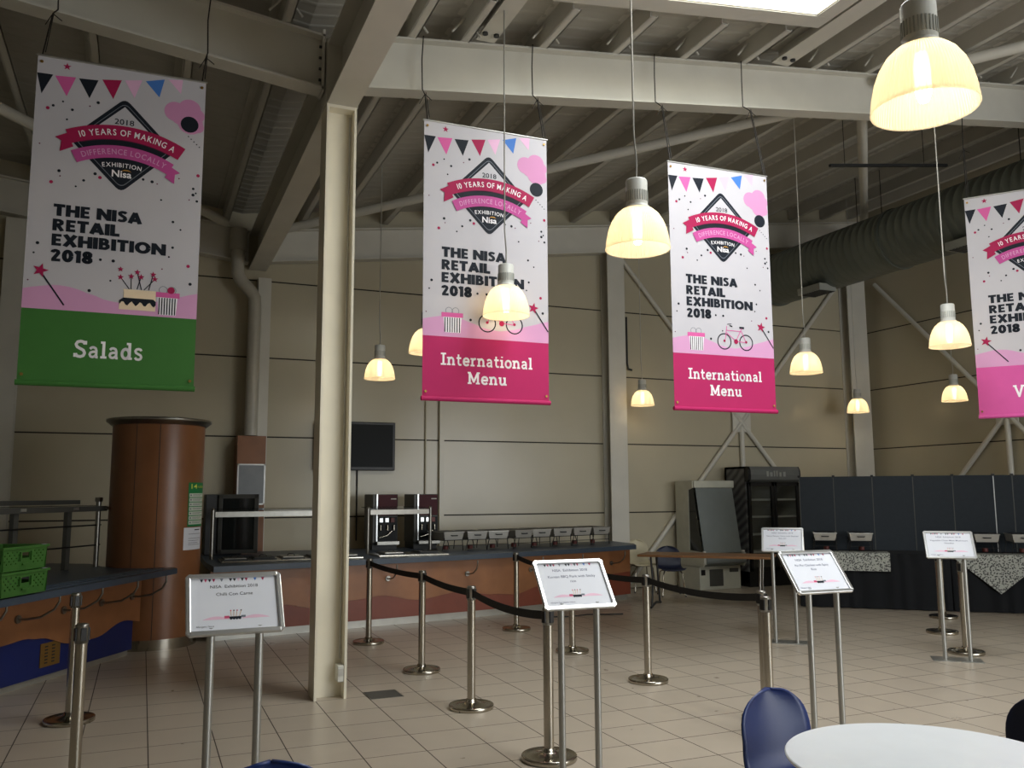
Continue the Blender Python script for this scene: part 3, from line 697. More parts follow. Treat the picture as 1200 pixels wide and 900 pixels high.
    if art == 'salads':
        stick((.12, 1.755), (.286, 1.998), .012, 3, v_ink); poly(star(.112, 1.735, .058, rot=.25), 4, v_crim)
        poly([(.70, 1.832), (.937, 1.832), (.937, 1.91), (.703, 1.91)], 3, v_cream)
        poly([(.672, 1.92), (.938, 1.91), (.938, 1.998), (.672, 1.998)], 3, v_cream)
        dr = [(.672, 1.925), (.70, 1.902), (.92, 1.902), (.94, 1.92)]
        wv = [(.94-.266*i/18, 1.948+.018*math.sin(i*PI/2.2)) for i in range(19)]
        poly(dr+wv, 4, v_ink)
        for a, c in (((.674, 1.739), (.742, 1.832)), ((.751, 1.725), (.754, 1.831)), ((.794, 1.688), (.83, 1.83)), ((.823, 1.725), (.797, 1.827)), ((.911, 1.696), (.883, 1.826)), ((.925, 1.733), (.848, 1.829))):
            stick(a, c, .007, 2, v_ink); poly(star(a[0], a[1], .026), 3, v_crim)
        poly(star(.671, 1.674, .024), 3, v_crim)
        gift(.93, 1.116, 1.835); poly(disc(1.05, 1.815, .028), 4, v_crim)
    elif art == 'wand':
        stick((.13, 1.755), (.33, 1.99), .012, 3, v_ink); poly(star(.12, 1.735, .06, rot=.25), 4, v_crim)
        gift(.93, 1.116, 1.835)
    else:
        gift(.175, .383, 1.812)
        ring(.62, 1.886, .088, .012, 2, v_ink); ring(.894, 1.886, .088, .012, 2, v_ink)
        for p, q in (((.655, 1.72), (.628, 1.885)), ((.648, 1.765), (.838, 1.768)), ((.648, 1.79), (.765, 1.875)), ((.843, 1.735), (.765, 1.875)), ((.765, 1.875), (.894, 1.886)), ((.838, 1.77), (.894, 1.886))): stick(p, q, .008, 3, v_flagpink)
        stick((.812, 1.728), (.873, 1.728), .022, 3, v_ink); stick((.66, 1.70), (.715, 1.694), .007, 3, v_ink); stick((.69, 1.712), (.725, 1.722), .014, 3, v_ink)
        for x, rr in ((.62, .014), (.894, .014), (.765, .026)): poly(disc(x, 1.88, rr), 4, v_crim)
        stick((1.105, 1.72), (1.246, 1.925), .012, 3, v_ink); poly(star(1.092, 1.705, .056, rot=.2), 4, v_crim)
    for word, x0, x1, base, cap in words: slab_text(b, word, fx(2), x0, x1, -base, cap, v_white)
    b.build('printed_sheet', r)
    b = lmb(); b.cyl((-Wb/2-.012, 0, .009), (Wb/2+.012, 0, .009), .009, alu_pole, n=12); b.build('top_rail', r)
    b = lmb(); b.cyl((-Wb/2-.01, -.004, -Hb-.012), (Wb/2+.01, -.004, -Hb-.012), .022, cat_col, n=12); b.build('bottom_rail', r)
    for sx in (-1, 1):
        for z in (-.045, -Hb+.05):
            b = lmb(); b.cyl((sx*(Wb/2-.03), -.006, z), (sx*(Wb/2-.03), -.012, z), .012, brass, n=10); b.build('eyelet', r)
    I = (Matrix.Translation(loc) @ Matrix.Rotation(rz, 4, 'Z')).inverted()
    for sx, pts in zip((-1, 1), hooks):
        top = Vector((sx*(Wb/2-.03), 0, .02)); q = [I @ Vector(p) for p in pts]
        b = lmb(); b.tube([top]+q, .006, wire_m, 6)
        k = q[0]; b.tube([k, k+Vector((.07, 0, -.05))], .004, wire_m, 5); b.tube([k, k+Vector((-.05, .01, -.10))], .004, wire_m, 5)
        b.tube([top+Vector((.02, 0, .02)), k+Vector((.01, 0, .02))], .004, wire_m, 5)
        b.build('suspension_wire', r)
    return r
BY = 7.4; BZ = 5.19
def hooks(x0, x1):
    out = []
    for x in (x0, x1):
        zt = raf(x); out.append([(x+.03, BY+.2, zt-.12), (x+.05, 7.75, zt+.0), (x+.04, 7.74, zt+.3), (x+.06, 7.76, zt+.56)])
    return out
make_banner((-.285, BY, BZ), 0, 'white and green hanging banner reading Salads, left of the column', v_green, [('Salads', .372, .863, 2.40, .135)], 'salads', hooks(-.88, .31))
make_banner((2.88, BY, BZ), 0, 'white and pink International Menu banner next to the column, half hidden by a lamp', v_mag, [('International', .17, 1.08, 2.30, .112), ('Menu', .43, .82, 2.465, .112)], 'bike', hooks(2.29, 3.47))
make_banner((5.54, BY, BZ), math.radians(-1.5), 'white and pink International Menu banner in front of the dark air duct', v_mag, [('International', .17, 1.08, 2.30, .112), ('Menu', .43, .82, 2.465, .112)], 'bike', hooks(4.95, 6.13))
B4 = math.radians(-53)
b4 = Vector((9.0, 6.8, BZ))
B4P = (9.22, 6.60, BZ)
_d = Vector((math.cos(B4), math.sin(B4), 0))*.595
make_banner(B4P, B4, 'white and orchid pink banner cut off by the right edge of the photo', v_orchid, [('Vegan', .36, .86, 2.40, .135)], 'wand',
            [[(B4P[0]-_d.x, B4P[1]-_d.y, 5.8), (B4P[0]-_d.x+.03, B4P[1]-_d.y, 6.5)], [(B4P[0]+_d.x, B4P[1]+_d.y, 5.8), (B4P[0]+_d.x+.03, B4P[1]+_d.y, 6.5)]])

# ================================================================ PENDANT LAMPS
LZ = 3.35
def make_lamp():
    r = thing('pendant_lamp', (0, 0, LZ), 'x', 'lamp', 'bell-shaped pendant lamps')
    outp = [(.212, 0), (.213, .012), (.206, .07), (.193, .13), (.172, .185), (.143, .232), (.108, .265), (.072, .282)]
    b = lmb(); b.lathe(outp, shadem, 48); inner = [(a-.004, z) for a, z in outp]; b.lathe(inner[::-1], shadem, 48); b.lathe([(.208, 0), (.212, -.004), (.215, .002), (.213, .012)], shadem, 48)
    b.build('lamp_shade', r)
    b = lmb(); b.lathe([(0, .03), (.02, .035), (.032, .07), (.034, .18), (.028, .23), (.02, .26)], bulbm, 16); bu = b.build('bulb', r)
    b = lmb(); b.lathe([(0, .25), (.085, .25), (.085, .285), (.074, .292), (.072, .30), (.072, .465), (.066, .475), (0, .478)], lampgear, 28); hs = b.build('gear_housing', r)
    b = lmb()
    for i in range(28):
        a = 2*PI*i/28; b.M = Matrix.Rotation(a, 4, 'Z'); b.box(.071, -.003, .32, .0755, .003, .39, grey_grille)
    b.build('cooling_fins', hs)
    return r
lampdata = [
 (2.97, 2.54, 'largest and nearest lit pendant lamp, hanging at the top right of the photo'),
 (2.95, 4.83, 'second nearest lit pendant lamp, hanging between the two International Menu banners'),
 (2.97, 7.16, 'lit pendant lamp hanging in front of the left International Menu banner'),
 (2.93, 9.42, 'lit pendant lamp peeping out behind the left edge of the International Menu banner'),
 (2.98, 11.81, 'lit pendant lamp just right of the white column, above the wall television'),
 (8.2, 6.89, 'lit pendant lamp just left of the banner cut by the right edge'),
 (8.2, 9.18, 'lit pendant lamp just right of the right-hand International Menu banner'),
 (8.42, 13.75, 'small far lit pendant lamp in front of the cream wall column'),
 (13.3, 13.45, 'small far lit pendant lamp in front of the corner column'),
 (13.28, 11.14, 'small far lit pendant lamp left of the foot of the right-edge banner'),
]
lp = make_lamp()
for i, (x, y, lab) in enumerate(lampdata):
    o = lp if i == 0 else copy_tree(lp)
    o.location = (x, y, LZ); o['label'] = lab
    b = lmb(); zt = deck(x)-LZ-.02
    b.tube([(0, 0, .475), (.004, 0, .60), (-.012, 0, .8), (-.008, 0, zt)], .0065, cable_w, 6); b.build('cable', o)
    l = bpy.data.lights.new('lamp_glow', 'POINT'); l.energy = LAMP_W; l.color = (1, .78, .52); l.shadow_soft_size = .05
    lo = bpy.data.objects.new('lamp_glow', l); scene.collection.objects.link(lo); lo.parent = o; lo.location = (0, 0, .08)

# ================================================================ BELT STANCHIONS
def make_post():
    r = thing('belt_stanchion', (0, 0, 0), 'x', 'barrier post', 'polished steel belt stanchions')
    b = lmb(); b.lathe([(0, 0), (.182, 0), (.186, .006), (.186, .03), (.180, .036), (.168, .03), (.15, .026), (.06, .05), (.045, .058), (.042, .075), (0, .075)], chrome, 40); b.build('base', r)
    b = lmb(); b.cyl((0, 0, .06), (0, 0, .875), .034, chrome, n=24); b.build('pole', r)
    b = lmb(); b.lathe([(0, .87), (.037, .87), (.037, .965), (.038, .968), (.038, .978), (.03, .985), (0, .986)], brushed, 24); ca = b.build('belt_cassette', r)
    b = lmb()
    for k in range(4):
        b.M = Matrix.Rotation(k*PI/2+.3, 4, 'Z'); b.box(.028, -.017, .885, .043, .017, .962, black, .003)
    b.build('belt_clip', ca)
    return r
def belt(o, dest, sag=.05):
    """webbing pulled from the post o to the spot dest (its neighbour)"""
    d = Vector((dest[0]-o.location.x, dest[1]-o.location.y, 0)); L = d.length; u = d.normalized(); nrm = Vector((-u.y, u.x, 0))*.0012
    V = []; F = []; N_ = 14
    for i in range(N_+1):
        t = i/N_; p = u*(.036+(L-.075)*t); z = .958-sag*4*t*(1-t)
        V += [p+nrm+Vector((0, 0, z)), p+nrm+Vector((0, 0, z-.058)), p-nrm+Vector((0, 0, z)), p-nrm+Vector((0, 0, z-.058))]
    for i in range(N_):
        a = 4*i; c = a+4; F += [(a, a+1, c+1, c), (a+2, c+2, c+3, a+3), (a, c, c+2, a+2), (a+1, a+3, c+3, c+1)]
    b = lmb(); b.add(V, F, belt_b); b.build('belt', o)
pA, pB, pC, pD = (2.54, 10.42), (2.63, 8.57), (2.57, 6.98), (2.56, 5.46)
pG, pF, pE, pH, pH2 = (4.53, 10.62), (4.47, 8.90), (4.43, 7.25), (4.52, 5.68), (4.30, 5.36)
posts = [
 (pA, 'steel belt post standing by the back counter just right of the white column', pB, .02),
 (pB, 'steel belt post second from the counter in the row right of the white column', pC, .02),
 (pC, 'steel belt post third from the counter in the row right of the white column', pD, .04),
 (pD, 'nearest steel belt post, standing beside the Korean BBQ sign', None, 0),
 (pG, 'steel belt post by the back counter seen left of the Korean BBQ sign', pF, .05),
 (pF, 'steel belt post half hidden behind the Korean BBQ sign', pE, .03),
 (pE, 'steel belt post in the open floor right of the Korean BBQ sign', pH, .045),
 (pH, 'steel belt post ending the belt, left of the Piri Piri sign', None, 0),
 (pH2, 'steel belt post just in front of the belt end, behind the blue chair', None, 0),
 ((-.45, 7.85), 'further steel belt post of the pair left of the Chilli Con Carne sign', None, 0),
 ((-.30, 5.97), 'nearer steel belt post of the pair left of the Chilli Con Carne sign', None, 0),
 ((10.38, 9.13), 'furthest steel belt post of three behind the right-hand sign, by the dark buffet', None, 0),
 ((9.25, 8.17), 'middle steel belt post of three behind the right-hand sign', None, 0),
 ((8.33, 7.06), 'nearest steel belt post of three behind the right-hand sign', None, 0),
]
p0 = make_post(); made = []
for i, (p, lab, to, sg) in enumerate(posts):
    o = p0 if i == 0 else copy_tree(p0); o.location = (p[0], p[1], 0); o['label'] = lab; made.append((o, to, sg))
for o, to, sg in made:
    if to: belt(o, to, sg)

# ================================================================ SIGN STANDS
def make_sign(loc, yaw, tilt, lines, foot, label, zb=1.05, w_=.485, h_=.352, inkm=None, dots=0):
    inkm = inkm or ink
    r = thing('sign_stand', (loc[0], loc[1], 0), label, 'sign', None, yaw)
    b = lmb(); b.box(-.24, -.02, 0, .24, .24, .008, alu_pole, .002); b.build('base_plate', r)
    for s in (-1, 1):
        b = lmb(); b.cyl((s*.12, .045, .008), (s*.12, .045, zb+.035), .021, alu_pole, n=16); b.build('pole', r)
    F = Matrix.Translation((0, 0, zb)) @ Matrix.Rotation(-tilt, 4, 'X')
    b = lmb(); b.M = F; c = .018
    X0, X1, Z0, Z1 = -w_/2, w_/2, 0, h_
    b.box(X0+.01, .004, Z0+.01, X1-.01, .012, Z1-.01, alu_pole); bd = b.build('back_panel', r)
    fw = .026
    for nm, q in (('x', (X0+c, Z0, X1-c, Z0+fw)), ('x', (X0+c, Z1-fw, X1-c, Z1)), ('z', (X0, Z0+c, X0+fw, Z1-c)), ('z', (X1-fw, Z0+c, X1, Z1-c))):
        b = lmb(); b.M = F; b.box(q[0], -.010, q[1], q[2], .012, q[3], alu, .005); b.build('snap_frame', r)
    for sx, x in ((1, X0), (-1, X1)):
        for sz, z in ((1, Z0), (-1, Z1)):
            b = lmb(); b.M = F
            pl = [(x+sx*.0, z+sz*c), (x+sx*c, z), (x+sx*(c+.012), z), (x+sx*(c+.012), z+sz*fw), (x+sx*fw, z+sz*(c+.012)), (x, z+sz*(c+.012))]
            b.prism(pl, lambda a, q, d: (a, d, q), -.008, .010, alu); b.build('corner_cap', r)
    b = lmb(); b.M = F
    b.quad([(X0+.02, .002, Z0+.02), (X1-.02, .002, Z0+.02), (X1-.02, .002, Z1-.02), (X0+.02, .002, Z1-.02)], paper)
    Lf = lambda k: (lambda x, y: (x, .002-k*.0006, y))
    fn = Lf(1)
    flags = [(-.17, v_ink), (-.15, sign_rose), (-.13, v_ink), (-.11, v_crim), (-.07, v_line), (-.025, v_ink), (-.005, v_ink), (.015, sign_pink), (.035, v_ink), (.055, v_crim), (.10, v_blue), (.14, v_crim)]
    for x, m_ in flags: b.quad([fn(x, h_-.028), fn(x+.016, h_-.028), fn(x+.008, h_-.047)], m_)
    put_text_c(b, 'NISA  Exhibition 2018', fn, .0, h_-.083, .0175, inkm, .004, 1.06)
    yy = h_-.128
    for ln in lines: put_text_c(b, ln, fn, .0, yy, .0175, inkm, .004, 1.06); yy -= .034
    # little cake picture on pink hills
    base = .088
    for x0, x1 in ((-.16, -.03), (.03, .17)):
        k = 12; V = []; Fq = []
        for i in range(k+1):
            x = x0+(x1-x0)*i/k; V += [fn(x, base), fn(x, base+.002+.016*math.sin(PI*i/k))]
        b.add(V, [(2*i, 2*i+2, 2*i+3, 2*i+1) for i in range(k)], sign_pink)
    g2 = Lf(2)
    b.quad([g2(-.03, base), g2(.028, base), g2(.028, base+.013), g2(-.03, base+.013)], v_ink)
    for i in range(4): b.quad([g2(-.03+i*.0145, base), g2(-.0225+i*.0145, base-.006), g2(-.0155+i*.0145, base)], v_ink)
    b.quad([g2(-.055, base+.004), g2(-.03, base+.004), g2(-.03, base+.018), g2(-.055, base+.018)], sign_rose)
    b.quad([g2(.028, base+.006), g2(.05, base+.006), g2(.05, base+.018), g2(.028, base+.018)], v_line)
    for i, x in enumerate((-.022, -.010, .002, .018)):
        b.quad([g2(x, base+.013), g2(x+.002, base+.013), g2(x+.004+.004*(i-1), base+.045), g2(x+.002+.004*(i-1), base+.045)], v_gold)
        cx, cy = x+.003+.004*(i-1), base+.047; b.quad([g2(cx+.004*math.cos(q*PI/3), cy+.004*math.sin(q*PI/3)) for q in range(6)], (sign_rose, v_ink)[i % 2])
    put_text_l(b, foot, fn, X0+.05, .048, .009, inkm, .0)
    b.build('printed_sheet', r)
    return r
make_sign((.47, 4.72), math.radians(1.2), math.radians(36), ['Chilli Con Carne'], 'Allergens: None', 'sign stand reading Chilli Con Carne, left of the white column')
make_sign((2.50, 4.84), math.radians(-2), math.radians(37.5), ['Korean BBQ Pork with Sticky', 'rice'], 'Allergens: Soy, Sesame, Wheat', 'sign stand reading Korean BBQ Pork with Sticky rice, centre front', inkm=pale_text)
make_sign((4.43, 4.86), math.radians(-2), math.radians(38), ['Piri Piri Chicken with Spicy', 'Rice'], 'Allergens: None', 'sign stand reading Piri Piri Chicken with Spicy Rice, behind the blue chair', inkm=pale_text)
make_sign((7.86, 6.76), math.radians(-41.3), math.radians(39), ['Vegetable Chow Mein Mushroom', 'Noodles'], 'Allergens: Soy, Wheat', 'right-most sign stand, in front of the dark buffet tables', inkm=pale_text)
make_sign((6.98, 8.35), math.radians(-40.7), math.radians(39), ['Sweet Potato Curry with Basmati', 'Rice (v)'], 'Allergens: None', 'far sign stand behind the Piri Piri sign, in front of the glass-door fridge', inkm=pale_text)

# ================================================================ BACK COUNTER
BASE = [(.80, 11.28), (1.9, 11.47), (3.5, 11.72), (5.05, 12.0), (6.3, 12.35), (7.5, 12.76)]
def catmull(P, n=8):
    out = []; Q = [tuple(2*Vector(P[0])-Vector(P[1]))]+list(P)+[tuple(2*Vector(P[-1])-Vector(P[-2]))]
    for i in range(1, len(Q)-2):
        a, b_, c, d = map(Vector, Q[i-1:i+3])
        for k in range(n):
            t = k/n; out.append(tuple(.5*((2*b_)+(c-a)*t+(2*a-5*b_+4*c-d)*t*t+(3*b_-3*c+d-a)*t**3)))
    out.append(tuple(Vector(P[-1]))); return out
def offset(P, d):
    out = []
    for i, p in enumerate(P):
        a = Vector(P[max(i-1, 0)]); c = Vector(P[min(i+1, len(P)-1)]); t = (c-a).normalized(); out.append((p[0]-t.y*d, p[1]+t.x*d))
    return out
BC = catmull(BASE)
def wavez(x):
    pts = [(.0, .36), (.9, .40), (1.67, .38), (2.08, .31), (2.6, .37), (3.0, .405), (3.54, .315), (4.2, .385), (4.75, .31), (5.1, .285), (5.6, .38), (6.3, .33), (7.07, .45), (7.6, .47)]
    for (a, ya), (c, yc) in zip(pts, pts[1:]):
        if a <= x <= c: u = (x-a)/(c-a); return ya+(yc-ya)*(.5-.5*math.cos(PI*u))
    return .4
ctr = thing('serving_counter', (4.0, 12.2, 0), 'long curved wooden serving counter with a wavy red-brown base, along the back', 'counter')
off = Vector((-4.0, -12.2, 0))
def loc_(p, z=0): return (p[0]-4.0, p[1]-12.2, z)
def curtain(P, zf0, zf1, m, th=.02):
    b = lmb(); V = []; F = []; Q = offset(P, th)
    for p, q in zip(P, Q):
        V += [loc_(p, zf0(p[0])), loc_(p, zf1(p[0])), loc_(q, zf0(p[0])), loc_(q, zf1(p[0]))]
    for i in range(len(P)-1):
        a = 4*i; c = a+4; F += [(a, c, c+1, a+1), (a+2, a+3, c+3, c+2), (a+1, c+1, c+3, a+3), (a, a+2, c+2, c)]
    F += [(0, 1, 3, 2), (4*len(P)-4, 4*len(P)-2, 4*len(P)-1, 4*len(P)-3)]
    b.add(V, F, m); return b
fine = []
for a, c in zip(BC, BC[1:]):
    for k in range(3): fine.append((a[0]+(c[0]-a[0])*k/3, a[1]+(c[1]-a[1])*k/3))
fine.append(BC[-1])
curtain(fine, wavez, lambda x: .83, wood).build('upper_panel', ctr)
curtain(offset(fine, .004), lambda x: .10, lambda x: wavez(x)-.002, redbrown).build('lower_panel', ctr)
curtain(offset(fine, .07), lambda x: 0, lambda x: .10, kick).build('kick_plate', ctr)
b = lmb(); e = BC[-1]; dirn = Vector((.25, 1.35)).normalized()
b.add([loc_((e[0]+q*.0, e[1]), z) for q in (0,) for z in (.1, .83)]+[loc_((e[0]+.28, 13.95), z) for z in (.1, .83)], [(0, 2, 3, 1)], wood)
b.add([loc_((e[0]-.02, e[1]), z) for z in (.1, .83)]+[loc_((e[0]+.26, 13.95), z) for z in (.1, .83)], [(0, 1, 3, 2)], wood); b.build('end_panel', ctr)
def hook(o, P, nrm, z=.80):
    """curved steel bracket below the tray slide"""
    n_ = Vector((nrm[0], nrm[1], 0)); b = lmb()
    c = Vector(P)
    b.tube([c+n_*.30+Vector((0, 0, .03)), c+n_*.30+Vector((0, 0, -.03)), c+n_*.27+Vector((0, 0, -.09)), c+n_*.18+Vector((0, 0, -.15)), c+n_*.06+Vector((0, 0, -.17)), c+n_*.003+Vector((0, 0, -.17))], .011, brushed, 8)
    b.cyl(c+n_*.001+Vector((0, 0, -.17)), c+n_*.02+Vector((0, 0, -.17)), .035, brushed, n=16)
    return b.build('tray_bracket', o)
for i in (2, 9, 14, 20, 26, 31, 37):
    a, c = Vector(BC[i]), Vector(BC[i+1]); t = (c-a).normalized(); hook(ctr, loc_(BC[i], .795), (t.y, -t.x))
FRONT = offset(BC, -.14)
back_line = [(7.78, 13.82), (.80, 13.82), (.78, 11.9)]
wt = lmb(); poly = [loc_(p)[:2] for p in FRONT]+[loc_((7.72, 13.0))[:2]]+[loc_(p)[:2] for p in back_line]
wt.prism(poly, lambda a, c, d: (a, c, d), .83, .90, worktop_m)
o = wt.build('worktop'); o.location = (4.0, 12.2, 0); tag(o, 'long slate blue worktop on the curved back counter', 'worktop')
# hot wells and clutter sunk in the back worktop
def hot_well(x0, x1, y, label):
    r = thing('hot_well', ((x0+x1)/2, y, .90), label, 'food warmer'); h = (x1-x0)/2
    b = lmb(); b.box(-h, -.28, 0, h, .30, .022, brushed, .004); b.build('steel_top', r)
    k = int((x1-x0)/.36)
    for i in range(k):
        c = -h+(i+.5)*2*h/k
        b = lmb(); b.box(c-.15, -.22, .022, c+.15, .24, .034, dark, .003); p = b.build('well', r)
        b = lmb(); b.box(c-.13, -.19, .034, c+.13, .2, .05, (brushed, dark)[i % 2], .004); b.tube([(c-.05, 0, .05), (c-.03, 0, .075), (c+.03, 0, .075), (c+.05, 0, .05)], .006, black, 6); b.build('well_lid', p)
    b = lmb(); b.box(-h, -.33, .001, h, -.285, .02, chrome, .004); b.build('front_rail', r)
hot_well(.95, 2.75, 11.95, 'row of steel hot wells in the counter left of the white column')
hot_well(3.0, 4.0, 12.1, 'steel hot wells in the counter right of the white column')
def guard(p, q, label, inset=True):
    r = thing('sneeze_guard', (p[0], p[1], .90), label, 'sneeze guard'); d = Vector((q[0]-p[0], q[1]-p[1], 0)); u = d.normalized(); n_ = Vector((u.y, -u.x, 0))
    for s in (0, 1):
        b = lmb(); c = d*s; b.cyl(c, c+Vector((0, 0, .65)), .025, brushed, n=14); b.cyl(c+Vector((0, 0, .65)), c+Vector((0, 0, .67)), .028, brushed, r1=.012, n=14); b.build('post', r)
    b = lmb(); a0 = u*.03; a1 = d-u*.03
    pts = [a0, a1]
    z0, z1 = .555, .625
    V = [a0+n_*.02+Vector((0, 0, z0)), a1+n_*.02+Vector((0, 0, z0)), a1+n_*.02+Vector((0, 0, z1)), a0+n_*.02+Vector((0, 0, z1))]; V += [v-n_*.04 for v in V]
    b.add(V, [(0, 1, 2, 3), (7, 6, 5, 4), (0, 4, 5, 1), (1, 5, 6, 2), (2, 6, 7, 3), (3, 7, 4, 0)], brushed); b.build('lamp_rail', r)
    b = lmb(); V = [a0-n_*.02+Vector((0, 0, .635)), a1-n_*.02+Vector((0, 0, .635)), a1-n_*.32+Vector((0, 0, .66)), a0-n_*.32+Vector((0, 0, .66))]; V += [v+Vector((0, 0, .008)) for v in V]
    b.add(V, [(3, 2, 1, 0), (4, 5, 6, 7), (0, 1, 5, 4), (1, 2, 6, 5), (2, 3, 7, 6), (3, 0, 4, 7)], glassdark); b.build('glass_shelf', r)
guard((.88, 12.4), (2.6, 12.5), 'steel sneeze guard on the counter between wooden column and white column')
guard((3.03, 12.57), (4.03, 12.75), 'short steel sneeze guard in front of the two drink machines')
# chafing dishes
def make_chafer():
    r = thing('chafing_dish', (0, 0, .9), 'x', 'chafing dish', None)
    b = lmb()
    def tray(z0, z1, x0, y0, x1, y1, m):
        b.add([(-x0, -y0, z0), (x0, -y0, z0), (x0, y0, z0), (-x0, y0, z0), (-x1, -y1, z1), (x1, -y1, z1), (x1, y1, z1), (-x1, y1, z1)], [(0, 3, 2, 1), (0, 1, 5, 4), (1, 2, 6, 5), (2, 3, 7, 6), (3, 0, 4, 7), (4, 5, 6, 7)], m)
    tray(.17, .275, .148, .25, .165, .272, panm); b.box(-.175, -.282, .275, .175, .282, .287, panm, .004); b.build('food_pan', r)
    b = lmb(); b.box(-.15, -.255, .288, .15, .255, .292, dark); b.build('pan_inside', r)
    b = lmb(); b.tube([(-.05, -.272, .235), (-.045, -.30, .232), (.045, -.30, .232), (.05, -.272, .235)], .008, black, 6); b.build('handle', r)
    for sx in (-1, 1):
        for sy in (-1, 1):
            b = lmb(); b.tube([(sx*.158, sy*.262, .20), (sx*.15, sy*.25, .16), (sx*.165, sy*.235, .08), (sx*.175, sy*.225, .006)], .007, black, 6); b.build('leg', r)
    b = lmb(); b.tube([(-.165, -.26, .165), (.165, -.26, .165), (.165, .26, .165), (-.165, .26, .165), (-.165, -.26, .165)], .006, black, 6); b.tube([(-.16, -.235, .085), (.16, -.235, .085)], .005, black, 6); b.build('wire_frame', r)
    b = lmb(); b.lathe([(0, 0), (.04, 0), (.042, .006), (.042, .055), (.036, .062), (.02, .06), (0, .06)], redm, 16, (.02, .05, .012)); b.build('fuel_can', r)
    return r
ch0 = make_chafer()
chs = [(4.27, 12.72, .15, 'first open chafing dish on the back counter, next to the sneeze guard'), (4.67, 12.74, .08, 'second open chafing dish along the back counter'),
       (5.06, 12.80, .0, 'third open chafing dish along the back counter'), (5.46, 12.86, .2, 'fourth open chafing dish along the back counter, dark side showing'),
       (5.86, 12.98, .05, 'fifth open chafing dish along the back counter'), (6.27, 13.06, .05, 'sixth open chafing dish along the back counter'),
       (6.68, 13.16, .05, 'seventh open chafing dish along the back counter'), (7.08, 13.26, .1, 'last open chafing dish on the back counter, by the cream wall column')]
for i, (x, y, a, lab) in enumerate(chs):
    o = ch0 if i == 0 else copy_tree(ch0); o.location = (x, y, .90); o.rotation_euler = (0, 0, a); o['label'] = lab; o['group'] = 'open chafing dishes on the back counter'
# drink machines
def make_machine():
    r = thing('drink_machine', (0, 0, .9), 'x', 'drink machine', 'drink machines by the wall')
    b = lmb(); b.box(-.2, -.22, .1, .2, .32, .85, machine_grey, .01); b.box(-.19, -.2, 0, .19, .3, .1, dark); b.build('cabinet', r)
    b = lmb(); b.box(-.12, -.245, .52, .185, -.22, .84, maroon, .006); d_ = b.build('upper_door', r)
    b = lmb(); b.box(-.145, -.25, .10, -.125, -.222, .85, alu); b.build('edge_trim', r)
    b = lmb()
    for i in range(3): b.box(-.10+i*.09, -.26, .42, -.04+i*.09, -.222, .49, (alu, alu, redm)[i], .004)
    b.build('button_panel', r)
    b = lmb(); b.box(-.12, -.235, .14, .185, -.221, .50, tv_black); b.tube([(-.08, -.26, .38), (-.08, -.26, .30)], .015, chrome, 8); b.tube([(.03, -.26, .38), (.03, -.26, .30)], .015, chrome, 8); b.tube([(.13, -.26, .38), (.13, -.26, .30)], .015, chrome, 8); b.tube([(-.1, -.26, .19), (.02, -.27, .22), (.1, -.26, .29)], .012, chrome, 8); b.build('dispensing_bay', r)
    b = lmb(); b.box(-.15, -.34, .08, .2, -.22, .135, brushed, .006); b.build('drip_tray', r)
    b = lmb(); b.box(.08, -.249, .77, .165, -.246, .785, cable_w); b.build('badge', r)
    return r
mc = make_machine(); mc.location = (3.46, 13.46, .9); mc['label'] = 'left drink machine with a maroon door, next to the white column'
mc2 = copy_tree(mc); mc2.location = (4.12, 13.48, .9); mc2['label'] = 'right drink machine with a maroon door, next to the slim wall post'
tv = thing('television', (3.2, YB, 2.54), 'black flat television on the back wall, half behind the white column', 'television')
b = lmb(); b.box(-.66, -.13, -.40, .66, -.05, .40, black, .012); b.build('casing', tv)
b = lmb(); b.box(-.62, -.134, -.345, .62, -.131, .36, tv_black); b.build('screen', tv)
b = lmb(); b.box(-.2, -.05, -.2, .2, -.002, .2, dark); b.build('wall_bracket', tv)
hc = thing('hot_cupboard', (1.0, 13.28, .9), 'dark grey cupboard with a grey-framed glass door ajar, beside the wooden column', 'cupboard')
b = lmb(); b.box(-.16, 0, 0, .35, .45, .86, dark, .008); b.build('cabinet', hc)
b = lmb(); b.M = Matrix.Translation((.02, -.02, 0)) @ Matrix.Rotation(-.25, 4, 'Z')
for q in ((0, .02, .055, .86), (.5, .02, .555, .86), (0, .02, .555, .075), (0, .80, .555, .86)): b.box(q[0], -.03, q[1], q[2], 0, q[3], machine_grey, .003)
dr = b.build('door_frame', hc)
b = lmb(); b.M = Matrix.Translation((.02, -.02, 0)) @ Matrix.Rotation(-.25, 4, 'Z'); b.box(.055, -.018, .075, .5, -.012, .80, glassdark); b.build('door_glass', dr)

